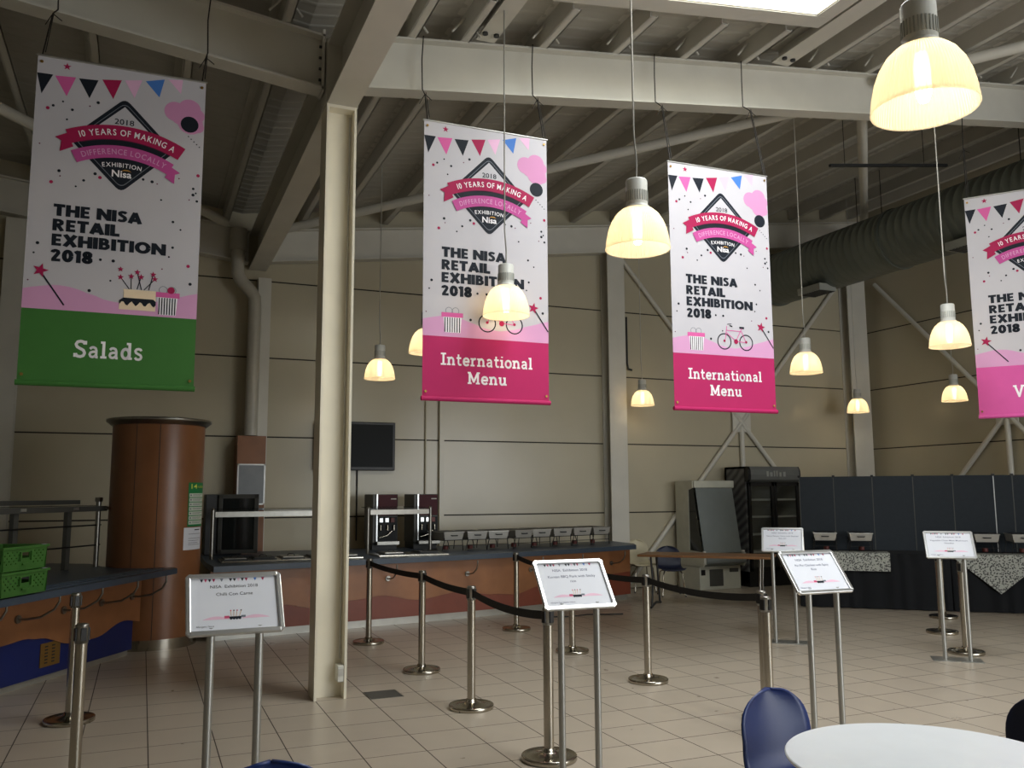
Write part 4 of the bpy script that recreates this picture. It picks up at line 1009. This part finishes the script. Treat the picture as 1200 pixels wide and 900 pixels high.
# ================================================================ LEFT COUNTER AND WOODEN COLUMN
wc = thing('wooden_column', (.16, 11.45, 0), 'fat round wood-veneered column with a steel cap at the end of the salad counter', 'column')
b = lmb(); b.lathe([(.525, .12), (.525, 2.58)], wood_col, 64); b.build('veneer_shell', wc)
b = lmb(); b.lathe([(0, 2.58), (.54, 2.58), (.56, 2.595), (.585, 2.62), (.6, 2.625), (.6, 2.655), (.58, 2.66), (0, 2.66)], brushed, 64); b.build('steel_cap', wc)
b = lmb(); b.lathe([(.515, 0), (.515, .12)], chrome, 64); b.build('kick_band', wc)
b = lmb(); b.box(-.004, -.5268, .12, .004, -.52, 2.58, dark); b.M = Matrix.Rotation(-.5, 4, 'Z'); b.box(-.003, -.5268, .12, .003, -.52, 2.58, dark); b.build('veneer_seam', wc)
def curved_sheet(name, a0, a1, z0, z1, R, label, cat, draw):
    b = lmb(); K = 12
    def Pf(x, y, k=0):        # x, y in 0..1
        a = a0+(a1-a0)*x; rr = R+k*.0006; return (rr*math.cos(a), rr*math.sin(a), z0+(z1-z0)*y)
    def rect(x0, y0, x1, y1, k, m):
        V = []; F = []
        for i in range(K+1):
            x = x0+(x1-x0)*i/K; V += [Pf(x, y0, k), Pf(x, y1, k)]
        for i in range(K): F.append((2*i, 2*i+2, 2*i+3, 2*i+1))
        b.add(V, F, m, True)
    draw(b, Pf, rect)
    o = b.build(name); o.location = (.16, 11.45, 0); tag(o, label, cat)
def draw_poster(b, Pf, rect):
    rect(0, 0, 1, 1, 0, sign_green)
    put_text(b, '14', lambda x, y: Pf(x, y, 2), .12, .45, .86, .965, sign_yel, .02)
    put_text(b, 'ALLERGENS', lambda x, y: Pf(x, y, 2), .5, .96, .88, .93, sign_yel, .01)
    for i in range(7):
        y = .05+i*.103; rect(.05, y, .97, y+.085, 1, sign_row); rect(.09, y+.025, .16, y+.06, 2, v_line); rect(.22, y+.05, .85, y+.06, 2, v_line); rect(.22, y+.028, .7, y+.036, 2, v_line)
    rect(.05, .775, .97, .80, 1, sign_green)
def draw_notice(b, Pf, rect):
    rect(0, 0, 1, 1, 0, paper)
    rect(.5, .87, .85, .915, 1, ink)
    for y, x1 in ((.7, .9), (.5, .92), (.4, .8), (.3, .75), (.22, .85)): rect(.2, y, x1, y+.02, 1, v_line)
va = math.atan2(-11.45, -.16)
curved_sheet('allergen_poster', va+math.radians(41), va+math.radians(78), 1.38, 1.90, .5275, 'green and white allergen poster headed 14 on the wooden column', 'poster', draw_poster)
curved_sheet('paper_notice', va+math.radians(36), va+math.radians(74), 1.11, 1.37, .5278, 'white paper notice stuck below the green poster on the wooden column', 'notice', draw_notice)
# salad counter
dB = Vector((.526, .85, 0)).normalized(); nB = Vector((dB.y, -dB.x, 0)); oB = Vector((-1.08, 9.11, 0))
LC = thing('serving_counter', tuple(oB), 'wooden salad counter with a wavy blue lower front, at the left edge', 'counter', None, math.atan2(dB.y, dB.x))
# local frame: x along the counter, -y towards the room
def wl(s):
    pts = [(-3, .42), (-.6, .40), (-.05, .43), (.24, .445), (.42, .42), (.93, .30), (1.29, .29), (1.77, .395), (2.17, .34), (2.4, .3)]
    for (a, ya), (c, yc) in zip(pts, pts[1:]):
        if a <= s <= c: u = (s-a)/(c-a); return ya+(yc-ya)*(.5-.5*math.cos(PI*u))
    return .4
S0, S1 = -2.4, 2.08; N_ = 60
def strip(y0, y1, z0, z1, m, name, s1=S1):
    b = lmb(); V = []; F = []
    for i in range(N_+1):
        s = S0+(s1-S0)*i/N_; V += [(s, y0, z0(s)), (s, y0, z1(s)), (s, y1, z0(s)), (s, y1, z1(s))]
    for i in range(N_):
        a = 4*i; c = a+4; F += [(a, c, c+1, a+1), (a+2, a+3, c+3, c+2), (a+1, c+1, c+3, a+3), (a, a+2, c+2, c)]
    F += [(0, 1, 3, 2), (4*N_, 4*N_+2, 4*N_+3, 4*N_+1)]
    b.add(V, F, m); return b.build(name, LC)
strip(-.02, 0, wl, lambda s: .86, wood, 'wavy_panel'); strip(0.001, .02, lambda s: .06, lambda s: .7, blue_lam, 'blue_panel', 1.98); strip(.03, .05, lambda s: 0, lambda s: .06, kick, 'kick_plate', 1.95)
b = lmb(); b.box(.48, -.008, .14, .76, 0.0, .36, brass); vg = b.build('vent_grille', LC)
b = lmb()
for i in range(2):
    for k in range(6): b.box(.54+i*.1, -.011, .17+k*.03, .58+i*.1, -.0085, .182+k*.03, dark)
b.build('vent_slots', vg)
for s in (-.55, .12, .75, 1.35, 1.9):
    b = lmb(); c = Vector((s, -.02, .86))
    b.tube([c+Vector((.05, -.38, .0)), c+Vector((.05, -.38, -.06)), c+Vector((.04, -.34, -.13)), c+Vector((.02, -.22, -.20)), c+Vector((0, -.08, -.22)), c+Vector((0, -.004, -.22))], .011, brushed, 8)
    b.cyl(c+Vector((0, -.001, -.22)), c+Vector((0, -.02, -.22)), .038, brushed, n=16); b.build('tray_bracket', LC)
E0 = Vector((-1.9, 6.38)); E1 = Vector((.40, 10.72))
b = MB(); poly = [tuple(E0), tuple(E1), (.36, 10.86), (.02, 10.90), (-.22, 11.02), (-.40, 11.35), (-.55, 11.9), (-1.0, 12.2), (-3.2, 8.4), (-3.0, 7.0)]
b.prism(poly, lambda a, c, d: (a, c, d), .87, .93, worktop_m)
for t in (.25, .4, .6, .78, .93):                                           # raised ribs of the tray slide
    pass
eD = (E1-E0).normalized(); eN = Vector((-eD.y, eD.x))
for k in range(3):
    a = E0+eN*(.10+.09*k)+eD*.1; c = E1+eN*(.10+.09*k)-eD*(.15+.05*k)
    b.tube([(a.x, a.y, .932), (c.x, c.y, .932)], .009, worktop_m, 6)
tag(b.build('worktop', None, (-1.0, 9, .87)), 'slate blue worktop and tray slide of the salad counter, under the green crates', 'worktop')
# salad display frame
sg = thing('salad_gantry', (-.47, 11.39, .93), 'steel and dark glass display frame on the salad counter behind the crates', 'display frame', None, math.atan2(dB.y, dB.x))
b = lmb(); b.cyl((0, 0, 0), (0, 0, .76), .028, brushed, n=14); b.box(-.03, -.03, .75, .03, .03, .80, brushed); b.build('round_post', sg)
for s in (-1.32, -.48):
    b = lmb(); b.box(s-.035, .02, 0, s+.035, .07, .64, machine_grey); b.build('flat_post', sg)
b = lmb(); b.box(-2.6, -.05, .64, .10, .0, .70, machine_grey, .005); b.build('lower_rail', sg)
b = lmb(); b.box(-2.6, .25, .72, .02, .30, .77, machine_grey, .005); b.build('upper_rail', sg)
for s in (-1.32, -.48, .1):
    b = lmb(); b.box(s-.04, -.06, .66, s+.04, -.05, .69, alu); b.build('bracket_cap', sg)
for z in (.48, .25):
    b = lmb(); b.tube([(-2.6, 0, z), (.06, 0, z)], .009, black, 6); b.build('cross_wire', sg)
b = lmb(); b.box(-2.6, .02, .703, .05, .25, .709, glassdark); b.build('glass_shelf', sg)
# green crates
def make_crate():
    r = thing('plastic_crate', (0, 0, 0), 'x', 'crate', 'green plastic crates')
    Lx, Ly, Hh = .6, .4, .195
    def wall(b, P, nu, nv, holes):
        for i in range(nu):
            for j in range(nv):
                if holes(i, j): continue
                q = [P(i/nu, j/nv), P((i+1)/nu, j/nv), P((i+1)/nu, (j+1)/nv), P(i/nu, (j+1)/nv)]
                b.quad(q, crate_g)
    def panel(P0, ux, L, name):
        b = lmb(); n_ = Vector((-ux.y, ux.x, 0))
        nu, nv = 40, 16
        def holes(i, j): return ((i+j) % 4 == 0 and j % 2 == 0 and 3 < j < 13 and 1 < i < 38 and not 14 < i < 26) or (16 <= i <= 23 and 8 <= j <= 11)
        for off_ in (0, .003): wall(b, lambda a, c: tuple(P0+ux*(L*a)*1.0+n_*(-.012*(1-c)*-1+off_)+Vector((0, 0, .006+(Hh-.012)*c))), nu, nv, holes)
        b.box(0, 0, 0, 0, 0, 0, crate_g)
        return b.build(name, r)
    for P0, ux, L in ((Vector((-Lx/2, -Ly/2, 0)), Vector((1, 0, 0)), Lx), (Vector((Lx/2, -Ly/2, 0)), Vector((0, 1, 0)), Ly), (Vector((Lx/2, Ly/2, 0)), Vector((-1, 0, 0)), Lx), (Vector((-Lx/2, Ly/2, 0)), Vector((0, -1, 0)), Ly)): panel(P0, ux, L, 'side_wall')
    b = lmb(); b.box(-Lx/2+.008, -Ly/2+.008, 0, Lx/2-.008, Ly/2-.008, .008, crate_g); b.build('bottom', r)
    b = lmb()
    for q in ((-Lx/2-.014, -Ly/2-.014, Lx/2+.014, -Ly/2+.008), (-Lx/2-.014, Ly/2-.008, Lx/2+.014, Ly/2+.014), (-Lx/2-.014, -Ly/2, -Lx/2+.008, Ly/2), (Lx/2-.008, -Ly/2, Lx/2+.014, Ly/2)): b.box(q[0], q[1], Hh-.022, q[2], q[3], Hh, crate_g, .004)
    b.build('rim', r)
    b = lmb(); b.box(-.08, -Ly/2-.012, .075, -.066, -Ly/2+.002, .15, crate_g); b.box(.066, -Ly/2-.012, .075, .08, -Ly/2+.002, .15, crate_g); b.box(-.04, -Ly/2-.010, .04, .04, -Ly/2+.004, .055, crate_g); b.build('handle_ribs', r)
    b = lmb(); b.add([(Lx/2-.09, -Ly/2-.02, Hh+.001), (Lx/2-.03, -Ly/2-.02, Hh+.001), (Lx/2-.02, -Ly/2+.01, Hh+.003), (Lx/2-.08, -Ly/2+.01, Hh+.002)], [(0, 1, 2, 3)], paper); b.build('paper_tag', r)
    return r
c1 = make_crate(); aC = math.atan2(eD.y, eD.x)
cpos = Vector((-1.037, 8.38))
c1.location = (cpos.x, cpos.y, .945); c1.rotation_euler = (0, 0, aC); c1['label'] = 'lower green plastic crate on the worktop at the left edge'
c2 = copy_tree(c1); c2.location = (cpos.x-.01, cpos.y+.0, .945+.201); c2.rotation_euler = (0, 0, aC+.03); c2['label'] = 'upper green plastic crate stacked on the other at the left edge'

# ================================================================ RIGHT END: CHILLER, FRIDGE, SCREENS, BUFFET
cl = thing('display_chiller', (9.8, 13.75, 0), 'open-front white display chiller with its grey night blind pulled down', 'chiller')
b = lmb(); b.box(-.45, -.30, .0, .45, .40, .42, fridge_w, .008); b.build('base_cabinet', cl)
b = lmb(); b.box(-.24, -.304, .06, .06, -.301, .36, machine_grey); b.box(-.42, -.304, .26, -.33, -.301, .36, black); b.box(.2, -.304, .30, .40, -.301, .37, machine_grey); b.build('control_panel', cl)
b = lmb(); pr = [(.48, .42), (-.42, .42), (-.46, .47), (-.46, .60), (-.38, .66), (-.40+.02, .70), (-.05, .70), (.05, 1.86), (-.22, 1.86), (-.22, 1.97), (.48, 1.97)]
side = [(.40, .42), (-.42, .42), (-.46, .47), (-.46, .60), (-.38, .68), (-.02, .70), (-.02, 1.80), (-.16, 1.84), (-.16, 1.97), (.40, 1.97)]
for x in (-.46, .43): b.prism(side, lambda a, c, d: (d, a, c), x, x+.03, fridge_w)
b.box(-.43, .36, .42, .43, .40, 1.97, fridge_w); b.build('side_panel', cl)
b = lmb(); b.box(-.445, -.20, 1.84, .445, .38, 1.97, fridge_w, .01); b.build('canopy', cl)
b = lmb(); b.prism([(-.39, .66), (-.375, .66), (-.155, 1.84), (-.17, 1.84)], lambda a, c, d: (d, a, c), -.40, .42, blind); b.build('night_blind', cl)
b = lmb(); b.prism([(-.40, .70), (-.03, .70), (-.03, 1.80), (-.17, 1.84)], lambda a, c, d: (d, a, c), -.452, -.448, glassdark); b.build('end_glass', cl)
b = lmb(); b.cyl((-.43, -.44, .54), (.43, -.44, .54), .075, blind, n=20); b.build('front_bumper', cl)
for x in (-.43, .43):
    b = lmb(); b.lathe([(0, -.02), (.03, -.02), (.03, .02), (0, .02)], cable_w, 12, (x, -.43, .68)); b.box(x-.02, -.48, .47, x+.02, -.40, .66, cable_w, .005); b.build('blind_bracket', cl)
for z in (.95, 1.25, 1.55):
    b = lmb(); b.box(-.42, -.02, z, .42, .355, z+.02, machine_grey); b.build('shelf', cl)
fr = thing('glass_door_fridge', (11.12, 13.83, 0), 'tall black double glass-door drinks fridge behind the dark screens', 'fridge')
fw, fd, fh = 1.24, .66, 2.24
b = lmb(); b.box(-fw/2, fd/2-.05, .06, fw/2, fd/2, fh, fridge_grey); b.box(-fw/2, -fd/2, .06, fw/2, fd/2, .28, black); b.box(-fw/2, -fd/2+.02, fh-.04, fw/2, fd/2, fh, fridge_grey); b.box(fw/2-.03, -fd/2+.02, .28, fw/2, fd/2, fh, fridge_grey); b.build('carcass', fr)
b = lmb(); b.box(-fw/2, -fd/2+.04, .06, -fw/2+.03, fd/2, fh, stripem); b.build('striped_side', fr)
b = lmb(); b.box(-fw/2, -fd/2, 0, fw/2, fd/2, .06, black); b.build('plinth', fr)
for k, (x0, x1) in enumerate(((-fw/2+.02, -.005), (.005, fw/2-.02))):
    b = lmb()
    for q in ((x0, .28, x0+.06, 1.94), (x1-.06, .28, x1, 1.94), (x0, .28, x1, .36), (x0, 1.87, x1, 1.94)): b.box(q[0], -fd/2-.03, q[1], q[2], -fd/2+.02, q[3], black, .004)
    d_ = b.build('door', fr)
    b = lmb(); b.box(x0+.06, -fd/2-.012, .36, x1-.06, -fd/2-.006, 1.87, glassm); b.build('door_glass', d_)
    b = lmb(); xh = x1-.03 if k == 0 else x0+.03; b.box(xh-.01, -fd/2-.05, 1.0, xh+.01, -fd/2-.03, 1.3, dark); b.build('handle', d_)
for z in (.62, .95, 1.28, 1.60):
    b = lmb(); b.box(-fw/2+.05, -fd/2+.05, z, fw/2-.05, fd/2-.06, z+.012, cable_w); b.box(-fw/2+.05, -fd/2+.04, z-.005, fw/2-.05, -fd/2+.05, z+.03, alu); b.build('shelf', fr)
b = lmb()
prf = [(-fd/2-.01, 1.95), (-fd/2-.06, 1.99), (-fd/2-.07, 2.08), (-fd/2-.06, 2.18), (-fd/2-.02, fh), (-fd/2+.06, fh), (-fd/2+.06, 1.95)]
b.prism(prf, lambda a, c, d: (d, a, c), -fw/2+.06, fw/2-.03, fridge_grey); hd = b.build('header', fr)
b = lmb(); b.prism([(p[0]+.005, p[1]) for p in prf], lambda a, c, d: (d, a, c), -fw/2, -fw/2+.06, black); b.prism([(p[0]+.005, p[1]) for p in prf], lambda a, c, d: (d, a, c), fw/2-.03, fw/2, black); b.build('header_cheek', fr)
b = lmb()
for i, (x, w_, h_) in enumerate(((-.2, .05, .10), (-.12, .06, .08), (-.03, .03, .11), (.03, .03, .11), (.1, .05, .08), (.19, .06, .09))): b.box(x, -fd/2-.076, 2.05, x+w_, -fd/2-.068, 2.05+h_, grey_grille)
b.build('raised_lettering', hd)
# folding screens
dS = Vector((.76, -.65, 0)).normalized(); nS = Vector((-dS.y, dS.x, 0)); pS = Vector((9.5, 10.84, 0)); aS = math.atan2(dS.y, dS.x)
SO = .78
sc = thing('partition_screen', tuple(pS+nS*SO), 'row of joined slate grey cloth screens behind the buffet tables', 'screen', None, aS)
edges = [-.04, .49, 1.075, 1.675, 2.245, 2.82, 3.08, 3.66, 4.24]
for i, (a, c) in enumerate(zip(edges, edges[1:])):
    b = lmb(); b.box(a+.006, -.015, .01, c-.006, .015, 2.0, screenm, .003); b.build('screen_panel', sc)
for i, a in enumerate(edges):
    b = lmb(); m_ = alu if i == 5 else machine_grey; b.box(a-.006, -.018, .0, a+.006, .018, 2.0, m_); b.box(a-.02, -.022, 1.985, a+.02, .022, 2.02, black); b.build('hinge_post', sc)
# buffet tables under black cloth
def buffet(s0, s1, label, tlabel, glabel):
    r = thing('buffet_table', tuple(pS+dS*((s0+s1)/2)+nS*.36), tlabel, 'table', None, aS); h = (s1-s0)/2
    b = lmb(); b.box(-h+.03, -.33, .785, h-.03, .33, .82, table_brown); b.build('tabletop', r)
    for sx in (-1, 1):
        for sy in (-1, 1):
            b = lmb(); b.cyl((sx*(h-.15), sy*.26, 0), (sx*(h-.15), sy*.26, .785), .015, dark, n=8); b.build('leg', r)
    # cloth: falls to the floor in soft folds
    b = lmb(); V = []; F = []; K = 60
    per = []
    for i in range(K+1): per.append((-h+2*h*i/K, -.36))
    zs = [.828, .826, .6, .3, .012]
    for j, z in enumerate(zs):
        for i, (x, y) in enumerate(per):
            w_ = (0 if j == 0 else .006+.02*(.828-z))*math.sin(i*.9+1.3*math.sin(i*.31)); V.append((x, y-w_-(.0 if j == 0 else .012*(.83-z)), z))
    for j in range(len(zs)-1):
        for i in range(K): a = j*(K+1)+i; F.append((a, a+K+1, a+K+2, a+1))
    b.add(V, F, blackcloth, True)
    b.box(-h, -.36, .8205, h, .36, .83, blackcloth)
    for s in (-1, 1): b.box(s*h-.004, -.36, .012, s*h+.004, .36, .828, blackcloth)
    o = b.build('table_cloth'); o.location = r.location; o.rotation_euler = (0, 0, aS); tag(o, label, 'tablecloth')
buffet(-.1, 2.02, 'black floor-length cloth on the buffet table left of the right-hand sign', 'buffet table hidden under black cloth, left of the right-hand sign', '')
buffet(2.04, 4.2, 'black floor-length cloth on the buffet table at the right edge', 'buffet table hidden under black cloth, at the right edge', '')
def runner(s0, s1, drop, pointed, label):
    b = lmb(); y = -.405; c = (s0+s1)/2
    b.box(s0, -.40, .831, s1, -.02, .834, runnerm)
    if pointed: pl = [(s0, .834), (s0, .79), (c, .834-drop), (s1, .79), (s1, .834)]
    else: pl = [(s0, .834), (s0, .834-drop), (s1, .834-drop), (s1, .834)]
    b.prism(pl, lambda a, q, d: (a, d, q), y-.006, y, runnerm)
    o = b.build('table_runner'); o.location = pS+nS*.36; o.rotation_euler = (0, 0, aS); tag(o, label, 'table runner')
runner(.05, 1.20, .27, False, 'speckled grey table runner hanging square over the left buffet table')
runner(2.05, 3.27, .56, True, 'speckled grey table runner hanging to a point over the right buffet table')
for i, (s, lab) in enumerate(((.30, 'left-most chafing dish on the black buffet, right of the Piri Piri sign'), (.82, 'second chafing dish from the left on the black buffet'), (2.55, 'chafing dish on the black buffet just right of the right-hand sign'), (3.05, 'chafing dish on the black buffet at the right edge of the photo'))):
    o = copy_tree(ch0); p = pS+dS*s+nS*.36; o.location = (p.x, p.y, .835); o.rotation_euler = (0, 0, aS); o['label'] = lab; o['group'] = 'open chafing dishes on the black buffet'
# brown folding table
ft = thing('folding_table', (8.03, 11.36, 0), 'narrow brown folding table standing behind the belt posts', 'table', None, math.radians(-44))
b = lmb(); b.box(-1.0, -.36, .775, 1.0, .36, .81, table_brown, .006); b.build('tabletop', ft)
for s in (-1, 1):
    for sy in (-1, 1):
        b = lmb(); b.tube([(s*.82, sy*.22, .775), (s*.80, sy*.2, .4), (s*.80, sy*.3, .012)], .016, (brushed if s > 0 else dark), 8); b.build('leg', ft)
    b = lmb(); b.tube([(s*.80, -.36, .02), (s*.80, 0, .06), (s*.80, .36, .02)], .018, dark, 8); b.build('foot_bar', ft)
# ================================================================ CHAIRS AND ROUND TABLE
def shell_surface(mt, seat_h=.45, w=.47, back_top=.82, name='seat_shell'):
    """one continuous moulded seat and back"""
    prof = [(-.23, seat_h-.02), (-.20, seat_h+.005), (-.1, seat_h), (.05, seat_h-.012), (.14, seat_h), (.19, seat_h+.04), (.215, seat_h+.10)]
    wid = [.36, .43, .46, .45, .44, .43, .43]
    prof = catmull(prof, 4); ws = [v[0] for v in catmull([(a, 0) for a in wid], 4)]
    z0 = seat_h+.10
    for q in (.1, .22, .34, .46, .58, .69, .78, .86, .92, .96, .985, 1.0):
        prof.append((.215+.05*q, z0+(back_top-z0)*q)); t = max(0, (q-.30)/.70); ws.append(max(.01, .435*math.sqrt(max(0, 1-t**2.9))))
    K = 14; V = []; n = len(prof)
    top = []
    for (y, z), wd in zip(prof, ws):
        for k in range(K+1):
            t = k/K*2-1; x = t*wd/2*w/.46
            dish = .022*(t*t); back = max(0, min(1, (z-seat_h)/.2))
            top.append(Vector((x, y-dish*1.6*back, z+dish*(1-back))))
    b = lmb(); F = [(j*(K+1)+i, j*(K+1)+i+1, (j+1)*(K+1)+i+1, (j+1)*(K+1)+i) for j in range(n-1) for i in range(K)]
    nv = [Vector() for _ in top]
    for f in F:
        nn = (top[f[1]]-top[f[0]]).cross(top[f[3]]-top[f[0]])
        for i in f: nv[i] += nn
    bot = [p-q.normalized()*.008 for p, q in zip(top, nv)]
    N0 = len(top)
    ed = []
    for i in range(K): ed.append((i, i+1)); ed.append(((n-1)*(K+1)+i+1, (n-1)*(K+1)+i))
    for j in range(n-1): ed.append(((j+1)*(K+1), j*(K+1))); ed.append((j*(K+1)+K, (j+1)*(K+1)+K))
    G = [f for f in F]+[tuple(i+N0 for i in f[::-1]) for f in F]+[(a+N0, c+N0, c, a) for a, c in ed]
    b.add(top+bot, G, mt, True); return b
def make_chair(loc, rz, mt, label, legm=chrome, **kw):
    """the sitter faces -y"""
    r = thing('shell_chair', (loc[0], loc[1], 0), label, 'chair', None, rz)
    shell_surface(mt, **kw).build('seat_shell', r); sh = kw.get('seat_h', .45)
    for sx in (-1, 1):
        for sy in (-1, 1):
            b = lmb(); b.tube([(sx*.13, sy*.11, sh-.025), (sx*.16, sy*.15, sh-.06), (sx*.20, sy*.20+.01, .01)], .011, legm, 8); b.build('leg', r)
            b = lmb(); b.cyl((sx*.20, sy*.20+.01, 0), (sx*.20, sy*.20+.01, .02), .014, black, n=8); b.build('foot', r)
    b = lmb(); b.tube([(-.13, -.11, sh-.028), (.13, -.11, sh-.028), (.13, .11, sh-.028), (-.13, .11, sh-.028), (-.13, -.11, sh-.028)], .01, legm, 8); b.build('under_frame', r)
    return r
make_chair((2.765, 3.16), math.radians(9), chairblue, 'glossy blue shell chair at the left side of the white round table', w=.47, back_top=.84)
make_chair((.435, 3.02), math.radians(-5), chairblue, 'blue shell chair back just showing at the bottom edge, below the Chilli sign')
make_chair((3.63, 2.74), math.radians(-75), chairnavy, 'dark blue shell chair just showing at the right edge behind the round table')
make_chair((8.45, 13.0), math.radians(-20), chairnavy, 'dark navy chair behind the brown folding table, left of the chiller')
make_chair((8.33, 13.78), math.radians(-10), chairwhite, 'cream chair back showing at the end of the back counter', back_top=.90, seat_h=.48)
rt = thing('round_table', (2.80, 2.56, 0), 'white round cafe table in the bottom right corner', 'table')
b = lmb(); b.lathe([(0, .712), (.44, .712), (.52, .722), (.53, .728)], edge_grey, 72); b.lathe([(.53, .728), (.532, .732), (.532, .738), (.528, .742), (0, .742)], tablewhite, 72, smooth=False); b.build('tabletop', rt)
b = lmb(); b.cyl((0, 0, .03), (0, 0, .712), .035, chrome, n=20); b.build('pedestal', rt)
b = lmb(); b.lathe([(0, 0), (.27, 0), (.275, .01), (.26, .02), (.05, .04), (0, .04)], chrome, 40); b.build('base', rt)

# ================================================================ SMALL THINGS ON THE FLOOR
fb = thing('floor_box', (2.03, 7.76, 0), 'flat grey floor socket lid set in the tiles right of the white column', 'floor socket')
b = lmb(); b.box(-.14, -.14, .0005, .14, .14, .003, machine_grey); b.build('lid', fb)
b = lmb(); b.box(-.15, -.15, .0005, .15, .15, .002, brushed); b.build('surround', fb)
fc = thing('floor_cable', (5.9, 11.35, 0), 'short black cable with a plug lying on the tiles by the counter foot', 'cable')
b = lmb(); b.tube([(-.5, .1, .012), (-.2, .02, .012), (.1, .1, .012), (.35, .0, .012), (.6, -.06, .012)], .010, black, 6); b.build('lead', fc)
b = lmb(); b.box(-.62, .05, .001, -.48, .16, .05, black, .008); b.build('plug', fc)
